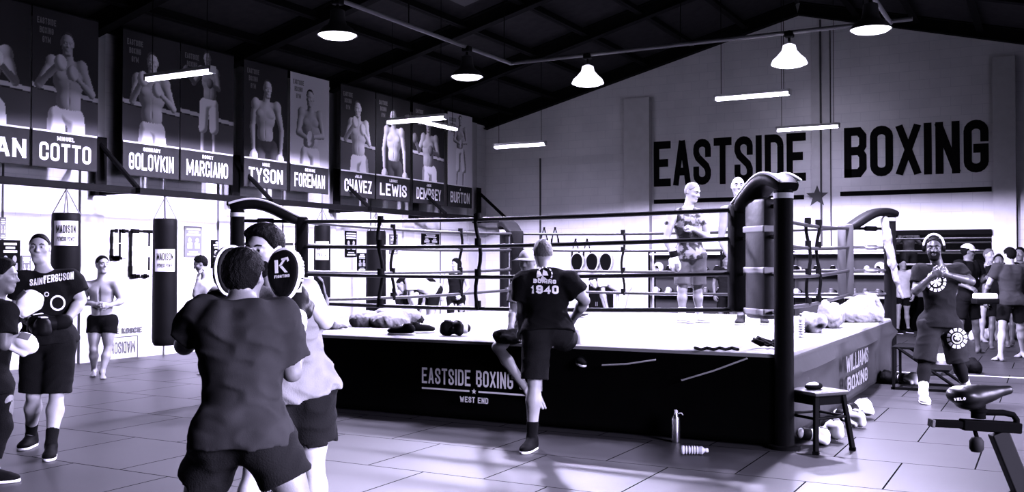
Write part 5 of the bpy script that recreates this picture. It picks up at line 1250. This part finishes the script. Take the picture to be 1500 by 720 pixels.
poster(310, 333, 351, 392, 'dark fight poster above the bare-shouldered person', 'dark', 7)
poster(506, 523, 338, 376, 'dark fight poster seen between the top ropes, upper of two', 'dark', 8)
poster(524, 537, 370, 397, 'dark fight poster seen between the ropes, lower of two', 'dark', 9)
poster(571, 583, 343, 372, 'grey poster just past the first rope spacer', 'mid', 10)
poster(618, 644, 342, 360, 'dark wide poster high behind the bending people', 'dark', 11)
def taped_board(px0, px1, py0, py1, label, seed):
    X = XL + .012; y0 = float(on_x(px0, 370, X)[1]); y1 = float(on_x(px1, 370, X)[1]); zt = float(on_x((px0 + px1) / 2, py0, X)[2]); zb = float(on_x((px0 + px1) / 2, py1, X)[2]); rs = np.random.RandomState(seed)
    t = thing('wall_board', label, 'board', (X, (y0 + y1) / 2, zb))
    MB().box((X + .004, (y0 + y1) / 2, (zt + zb) / 2), (.016, y1 - y0, zt - zb)).build('sheet', mat('board_white', .75, .6), t); m = MB()
    def strip(a, b, th):
        n = 9
        for i in range(n):
            if rs.rand() < .12: continue
            p = np.array(a) + (np.array(b) - np.array(a)) * (i + .5) / n; L = np.linalg.norm(np.array(b) - np.array(a)) / n; d = nrm(np.array(b) - np.array(a))
            m.box((X + .014, p[0], p[1]), (.004, max(L * abs(d[0]) * 1.1, th * rs.uniform(.7, 1.5)), max(L * abs(d[1]) * 1.1, th * rs.uniform(.7, 1.5))))
    strip((y0, zb), (y0, zt), .05); strip((y0, zt), (y1, zt), .05); strip((y0, zb), (y0 + (y1 - y0) * .55, zb), .06)
    for q in (.82, .28): m.box((X + .014, y0 + (y1 - y0) * .5, zb + (zt - zb) * q), (.004, .04, .22))
    m.build('brush_strokes', PRINTK, t); return t
taped_board(191, 243, 339, 404, 'white board with ragged black border behind the long heavy bag', 3)
taped_board(163, 186, 338, 378, 'white board with ragged black border beside the larger one', 5)
# signs low on the wall, one sheet turned upside down as in the picture
lw = thing('wall_notice', 'pale notice with upside-down lettering low on the wall behind the youth\'s legs', 'sign', on_x(180, 508, XL + .03))
a, b = on_x(158, 508, XL + .03), on_x(203, 508, XL + .03); zt, zb = on_x(180, 492, XL + .03)[2], on_x(180, 526, XL + .03)[2]; yc = (a[1] + b[1]) / 2; w = b[1] - a[1]
MB().box((XL + .012, yc, (zt + zb) / 2), (.012, w, zt - zb)).build('sheet', PRINTW, lw)
m = MB(); 
for (dy, dz, sy, sz) in ((0, .5, 1, .02), (0, -.5, 1, .02), (.5, 0, .02, 1), (-.5, 0, .02, 1)): m.box((XL + .02, yc + dy * w * .96, (zt + zb) / 2 + dz * (zt - zb) * .94), (.004, max(.02, sy * w * .96 if sy == 1 else .015), max(.015, sz * (zt - zb) * .94 if sz == 1 else .015)))
text_mb(m, 'MADISON', np.array((XL + .022, yc, (zt + zb) / 2 + .10)), -EY, -EZ, .19, .11, .03, .02, 'c', None, w * .8); m.build('lettering', mat('faded_print', .10, .7), lw)
m = MB(); text_mb(m, 'THE KOSCIE', np.array((XL + .012, float(on_x(183, 485, XL)[1]), float(on_x(183, 488, XL)[2]))), EY, EZ, .09, .06, .02, .015); tag(m.build('wall_lettering', mat('faded_print', .10, .7)), 'faint painted lettering low on the wall above the upside-down notice', 'lettering')

# ---------------------------------------------------------------- things on the canvas
def cloth_pile(px, py, d, w, dep, hh, m, label, seed, zbase=RZ, name='towel', cat='towel', group=None):
    c = W(px, py, d); c[2] = zbase; rs = np.random.RandomState(seed); A = (CR, CF, EZ); P = []
    for k in range(7):
        o = rs.uniform(-.5, .5, 2); r = rs.uniform(.18, .36)
        P.append(el(c + CR * o[0] * w * .75 + CF * o[1] * dep * .7 + EZ * hh * rs.uniform(.2, .55), np.array((w * r, dep * r * 1.1, hh * rs.uniform(.3, .5))), A, .04))
    for k in range(3):
        a = rs.uniform(-.5, .5, 2); P.append(rc(c + CR * a[0] * w + EZ * .02, c + CR * a[1] * w * .6 + EZ * hh * .7, .02, .03, .03))
    P.append(cut(c + EZ * .002, -EZ)); P.append
    o = sdf_obj(name, P, .011, m, None, disp=lambda X, Y, Z: .010 * noise3(X, Y, Z, 34, seed) + .006 * noise3(X, Y, Z, 80, seed + 3))
    return tag(o, label, cat, group)
cloth_pile(562, 468, 11.6, .62, .4, .26, RINGCLOTH, 'white towel heaped on the canvas between the rope spacers', 3)
cloth_pile(600, 464, 12.4, .30, .3, .14, BLACKC, 'black jacket dropped beside the white towel heap', 14, name='jacket', cat='jacket')
cloth_pile(487, 474, 11.2, .34, .3, .16, RINGCLOTH, 'small white cloth on the canvas beside the trainer\'s elbow', 5)
cloth_pile(744, 492, 9.2, .22, .2, .14, BLACKC, 'dark cloth bundle on the ring edge beside the hidden sitting person', 6, name='cloth_bundle', cat='bundle')
cloth_pile(1192, 462, 10.6, .22, .3, .24, RINGCLOTH, 'white cloth bundle nearest the post on the side canvas', 7, name='bag', cat='bag')
cloth_pile(1220, 458, 11.4, .28, .3, .34, RINGCLOTH, 'pale gear bag in the middle of the pile along the side ropes', 8, name='bag', cat='bag')
cloth_pile(1268, 455, 12.5, .58, .4, .40, RINGCLOTH, 'big crumpled white gear bag beside the far corner post', 9, name='bag', cat='bag')
cloth_pile(830, 462, 13.6, .5, .3, .12, RINGCLOTH, 'flat white towel far back on the canvas behind the bent man', 21)
def shoe(c, d, m, label, s=1.0, solem=None, group=None):
    c = np.asarray(c, float); d = nrm(d); sd = np.cross(d, EZ); a2 = lambda x, y, z: c + s * (x * sd + y * d + z * EZ)
    o = sdf_obj('shoe', [rc(a2(0, -.09, .06), a2(0, -.06, .095), .043 * s, .044 * s, .02), rc(a2(0, -.04, .06), a2(0, .09, .045), .046 * s, .036 * s, .03), el(a2(0, .06, .042), np.array((.05, .11, .036)) * s, (sd, d, EZ), .02),
                 cut(a2(0, 0, .018), -EZ), cut(a2(0, 0, .12), EZ), el(a2(0, -.07, .13), np.array((.028, .042, .05)) * s, (sd, d, EZ), .01, True)], .008, m)
    so = sdf_obj('sole', [el(a2(0, -.07, .012), np.array((.044, .066, .03)) * s, (sd, d, EZ), .03), el(a2(0, .06, .012), np.array((.052, .11, .03)) * s, (sd, d, EZ), .05), cut(a2(0, 0, .02), EZ), cut(a2(0, 0, .0), -EZ)], .008, solem or WHITE, o)
    lm = MB()
    for t in range(4): lm.tube([a2(-.025, .0 + .022 * t, .092 - .010 * t), a2(0, .003 + .022 * t, .105 - .012 * t), a2(.025, .0 + .022 * t, .092 - .010 * t)], .004, 6)
    lm.build('laces', WHITEC, o, True)
    return tag(o, label, 'shoe', group)
p = on_z(590, 490, RZ); shoe(p, CR * -1 + CF * .2, BLACKM, 'black shoe on the ring edge, toe towards the trainer')
p = on_z(614, 488, RZ); shoe(p + CF * .08, CR + CF * .3, BLACKM, 'black shoe on the ring edge between the other shoe and the gloves')
put_glove(0, on_z(653, 490, RZ) + EZ * .072, (0, .3, 1.2), 'black glove on the ring edge beside the shoes')
put_glove(0, on_z(683, 491, RZ) + EZ * .075, (0, -.4, -.9), 'black glove on the ring edge nearest the sitting person\'s knee')
st = thing('hand_wraps', 'black hand wraps strung along the ring edge beside the near corner post', 'wraps', on_z(1090, 512, RZ)); q = [on_z(1018 + 9 * i, 512 + (1.5 if i % 2 else -1), RZ) + EZ * .012 for i in range(8)]
MB().tube(q, .014, 6).build('strip', BLACKC, st, True)
rs = np.random.RandomState(3); c = on_z(1128, 510, RZ) + EZ * .03; V = [c + np.array((.13 * math.sin(i * .9), .10 * math.cos(i * 1.1), .03 + .03 * math.sin(i * 1.7))) for i in range(30)]
MB().tube(V, .013, 6).build('coil', BLACKC, st, True)
def bottle(c, h, r, m, label, capm, ax=EZ, name='bottle', ribs=False, crush=0.0):
    c = np.asarray(c, float); t = thing(name, label, 'bottle', c)
    prof = [(0, 0), (r * .9, 0), (r, h * .03)] + ([(r * (.9 + .1 * math.cos(k * PI)), h * (.08 + .05 * k)) for k in range(12)] if ribs else [(r, h * .4), (r, h * .70)]) + [(r * .95, h * .76), (r * .45, h * .86), (r * .42, h * .92)]
    b = MB().lathe(prof, c, ax, 22)
    if crush: b.v = [tuple(np.array(v) + .35 * crush * np.array((math.sin(v[0] * 90), math.cos(v[1] * 80), .3 * math.sin(v[0] * 60)))) for v in b.v]
    b.build('body', m, t, True); MB().lathe([(r * .46, h * .90), (r * .48, h * .905), (r * .48, h * .985), (r * .3, h), (0, h)], c, ax, 16).build('cap', capm, t, True); return t
cm = bpy.data.materials.new('clear_plastic'); cm.use_nodes = True; b_ = cm.node_tree.nodes['Principled BSDF']; b_.inputs['Base Color'].default_value = (.85, .85, .95, 1); b_.inputs['Roughness'].default_value = .12; b_.inputs['Transmission Weight'].default_value = .55; b_.inputs['IOR'].default_value = 1.3
p = on_z(990, 647.5, 0); bt_ = bottle(p, .275, .036, CHROME, 'steel drinking flask standing on the floor against the ring skirt', WHITE, name='flask')
MB().tube([p + EZ * .245 + EX * .02, p + EZ * .25 + EX * .05, p + EZ * .235 + EX * .062], .006, 6).build('spout', WHITE, bt_, True)
p = on_z(998, 665, 0) + EZ * .036; bottle(p, .21, .036, cm, 'crushed clear plastic bottle lying on the floor by the flask', WHITE, cdir(1, -.12, .0), 'plastic_bottle', True, .006)
p = on_z(1174, 494, RZ); bottle(p, .24, .032, cm, 'clear water bottle standing on the canvas behind the near post', WHITE, name='water_bottle', ribs=True)

# ---------------------------------------------------------------- stool, steps, gear on the floor
sp = on_z(1196, 662, 0); seat_z = .465
fl = [on_z(1177, 672, 0), on_z(1229, 666, 0), on_z(1214, 642, 0), on_z(1166, 647, 0)]
fl = [np.array((q[0], q[1], 0)) for q in fl]; cc = sum(fl) / 4; ux = nrm(fl[1] - fl[0]); uy = np.cross(EZ, ux)
stl = thing('stool', 'low black metal stool beside the near corner post of the ring', 'stool', cc)
sA = (ux, uy, EZ); MB().box(cc + EZ * seat_z, (.36, .36, .035), sA, .014).build('seat', mat('stool_seat', .03, .3), stl)
legs = []
for sx, sy in ((-1, -1), (1, -1), (1, 1), (-1, 1)):
    a = cc + ux * sx * .145 + uy * sy * .145 + EZ * (seat_z - .01); b = cc + ux * sx * .195 + uy * sy * .195 + EZ * .02; d_ = nrm(b - a); x_ = nrm(np.cross(d_, uy)); y_ = np.cross(d_, x_)
    lg = MB().box((a + b) / 2, (.042, .030, np.linalg.norm(b - a)), (x_, y_, d_), .006).build('leg', STEEL, stl); legs.append((a, b)); MB().box(b + EZ * -.008, (.052, .045, .03), None, .006).build('rubber_foot', RUBBER, lg)
for i in range(4):
    (a, b), (c, d_) = legs[i], legs[(i + 1) % 4]; q0 = a + (b - a) * .42; q1 = c + (d_ - c) * .42; MB().cyl(q0, q1, .012, n=8).build('rail', STEEL, stl); MB().box((a + c) / 2 - EZ * .045, (np.linalg.norm(c - a), .012, .07), (nrm(c - a), np.cross(EZ, nrm(c - a)), EZ)).build('apron', STEEL, stl)
cp = cc + EZ * (seat_z + .018) + ux * -.03 + uy * .0
ph = sdf_obj('mouthguard_case', [el(cp + EZ * .022, (.085, .05, .03), (ux, uy, EZ), .01), el(cp + EZ * .03 + ux * .03, (.05, .04, .028), (ux, uy, EZ), .01), cut(cp, -EZ)], .006, BLACKM); tag(ph, 'small black case with a pale top lying on the stool', 'case')
tg = sdf_obj('lid', [el(cp + EZ * .032, (.075, .044, .026), (ux, uy, EZ), .01), cut(cp + EZ * .036, -EZ)], .006, WHITE, ph)
p = on_z(1212, 640, 0); put_glove(1, p + EZ * .10, (0, 0, .5), 'white boxing glove on the floor under the stool', None, 1.1)
p = on_z(1180, 655, 0); put_glove(1, p + EZ * .10 + CF * .1, (.2, 0, 2.3), 'white boxing glove half behind the stool\'s legs', None, .95)
p = on_z(1243, 615, 0); put_glove(1, p + EZ * .10, (0, .2, 2.6), 'white boxing glove on the floor by the side skirt, furthest from the stool', None, 1.15)
p = on_z(1228, 622, 0); put_glove(1, p + EZ * .10, (.1, -.2, 1.2), 'white boxing glove on the floor just past the stool', None, 1.0)
hz_ = [W(1296, 322, 13.35), W(1300, 350, 13.30), W(1307, 385, 13.25), W(1314, 412, 13.22), W(1322, 436, 13.2)]
tw_ = sdf_obj('towel', [rc(hz_[i], hz_[i + 1], (.05, .06, .05, .035)[i], (.06, .05, .035, .022)[i], .03) for i in range(4)], .011, RINGCLOTH, None, disp=lambda X, Y, Z: .012 * noise3(X, Y, Z, 45, 8, (1, 1, .3))); tag(tw_, 'long white towel hanging down the far corner post', 'towel')
# corner steps
s0 = on_z(1322, 560, 0); stp = thing('ring_steps', 'black metal steps with a platform at the far corner of the ring', 'steps', s0); bx = RX1 + .38; by = RY1 - 1.35
for k, (z, yo) in enumerate(((.50, 0), (.25, -.0))):
    MB().box((bx + .30 * k, by, z), (.34, .62, .03), None, .006).build('tread', STEEL, stp)
for sy in (-.3, .3):
    MB().box((bx + .22, by + sy, .015), (.80, .03, .03)).build('foot_rail', STEEL, stp); MB().box((bx - .15, by + sy, .25), (.03, .03, .5)).box((bx + .16, by + sy, .25), (.03, .03, .5)).build('leg', STEEL, stp)
    MB().cyl((bx - .1, by + sy, .5), (bx + .6, by + sy, .02), .018, n=8).build('stringer', STEEL, stp)
# kit left on the floor behind the man with headphones
for i, (px, py, w, hh, m_, nm, lab) in enumerate(((1375, 548, .42, .24, mat('kit_grey', .06, .7, var=.6, scale=12), 'kit_bag', 'grey kit bag on the floor between the legs of the man with headphones'), (1392, 538, .36, .22, WHITEC, 'towel', 'white towel bundle behind the man with headphones'), (1418, 545, .20, .22, BLACKM, 'kit_bag', 'small black bag just past the back foot of the man with headphones'),
                                             (1300, 560, .24, .18, BLACKM, 'kit_bag', 'black bag on the floor in front of the ring steps'))):
    p = on_z(px, py, 0); cloth_pile(px, py, float(np.dot(p - CP, CF)), w, .3, hh, m_, lab, 30 + i, 0.0, nm, 'bag' if nm == 'kit_bag' else 'towel')
p = on_z(1320, 563, 0); put_glove(1, p + EZ * .09, (0, 0, 1.0), 'white boxing glove on the floor by the ring steps', None, 1.0)
for i, px in enumerate((1432, 1446, 1470, 1488)):
    p = on_z(px, 497, 0); cloth_pile(px, 497, float(np.dot(p - CP, CF)), .36, .3, .26, WHITEC, 'white bag on the floor behind the pad holders, %s of its row' % ('nearest', 'second', 'third', 'last')[i], 50 + i, 0.0, 'bag', 'bag', 'white bags by the far wall')
# hand pad held by the man in grey
pd = W(1443, 434, 15.35); pad = thing('kick_pad', 'white-topped kick pad held out by the man in the grey t-shirt', 'pad', pd); MB().box(pd, (.32, .2, .10), (CR, CF, EZ), .04).build('top', WHITE, pad, True); MB().box(pd - EZ * .07, (.36, .22, .09), (CR, CF, EZ), .03).build('underside', BLACK, pad, True)
struct('trim_floor_line', MB().box((-1.0, float(on_z(1450, 551, 0)[1]), .002), (4.6, .06, .004)), mat('pale_line', .6, .6))

# ---------------------------------------------------------------- exercise bike in the right foreground
D = 4.3; B = lambda px, py, dd=0.0: W(px, py, D + dd); bk = thing('exercise_bike', 'black exercise bike saddle and post cut by the picture corner', 'exercise bike', W(1480, 800, D) * np.array((1, 1, 0)))
r0, r1 = B(1392, 577), B(1480, 571)
ax = nrm(r1 - r0); sdv = nrm(np.cross(EZ, ax)); upv = np.cross(ax, sdv); S = (ax, sdv, upv)
sp_ = [el(B(1415, 580), (.072, .078, .034), S, .03), el(B(1408, 576), (.050, .085, .030), S, .03), rc(B(1432, 578), B(1477, 570.5), .036, .020, .05), el(B(1440, 577), (.06, .045, .030), S, .03), el(B(1420, 592), (.05, .05, .022), S, .03)]
sad = sdf_obj('saddle', sp_, .006, mat('saddle_vinyl', .0015, .35, spec=.06), bk)
m = MB(); lp = B(1406, 586, -.095); text_mb(m, 'VELO', lp, ax, EZ, .012, .010, .003, .003); m.build('saddle_lettering', PRINTG, sad)
MB().cyl(B(1433, 590), B(1433, 612), .030, n=16).cyl(B(1433, 598), B(1433, 602), .036, n=16).build('saddle_clamp', BIKEM, bk, True)
MB().tube([B(1428, 603), B(1470, 604), B(1484, 607), B(1489, 614), B(1489, 628)], .0135, 10).build('saddle_rail', BIKEM, bk, True)
def bar(p, q, w, h, m, nm, par=bk):
    p, q = np.asarray(p, float), np.asarray(q, float); a = nrm(q - p); s_ = nrm(np.cross(EZ, a)) if abs(a[2]) < .95 else sdv; return MB().box((p + q) / 2, (np.linalg.norm(q - p), w, h), (a, s_, np.cross(a, s_)), .005).build(nm, m, par)
bar(B(1366, 619), B(1410, 621), .05, .030, BIKEM, 'slide_tube'); bar(B(1408, 621), B(1493, 626), .06, .045, BIKEM, 'slide_bracket')
bar(B(1362, 618.5), B(1367, 619), .052, .033, MIDC, 'end_cap')
kb = MB().cyl(B(1428, 630), B(1431, 640), .009, n=8); kb.build('knob_stem', BIKEM, bk)
MB().lathe([(0, -.035), (.022, -.035), (.030, -.022), (.030, .01), (.020, .026), (.010, .03), (0, .03)], B(1430.5, 649), EZ, 14).build('knob', RUBBER, bk, True)
q0, q1 = B(1462, 632), B(1496, 716); bar(q0, q0 + (q1 - q0) * 1.05, .055, .075, mat('post_grey', .002, .6, spec=.03), 'seat_post')
q2 = q0 + (q1 - q0) * 1.02; dn = nrm(q1 - q0); bar(q2, q2 + dn * .40, .09, .11, BIKEM, 'post_sleeve'); base = q2 + dn * .40
MB().box((base[0], base[1], .05), (.10, .9, .08), (sdv, ax, EZ), .02).cyl(base, (base[0], base[1], .06), .05, n=12).build('base_frame', BIKEM, bk)
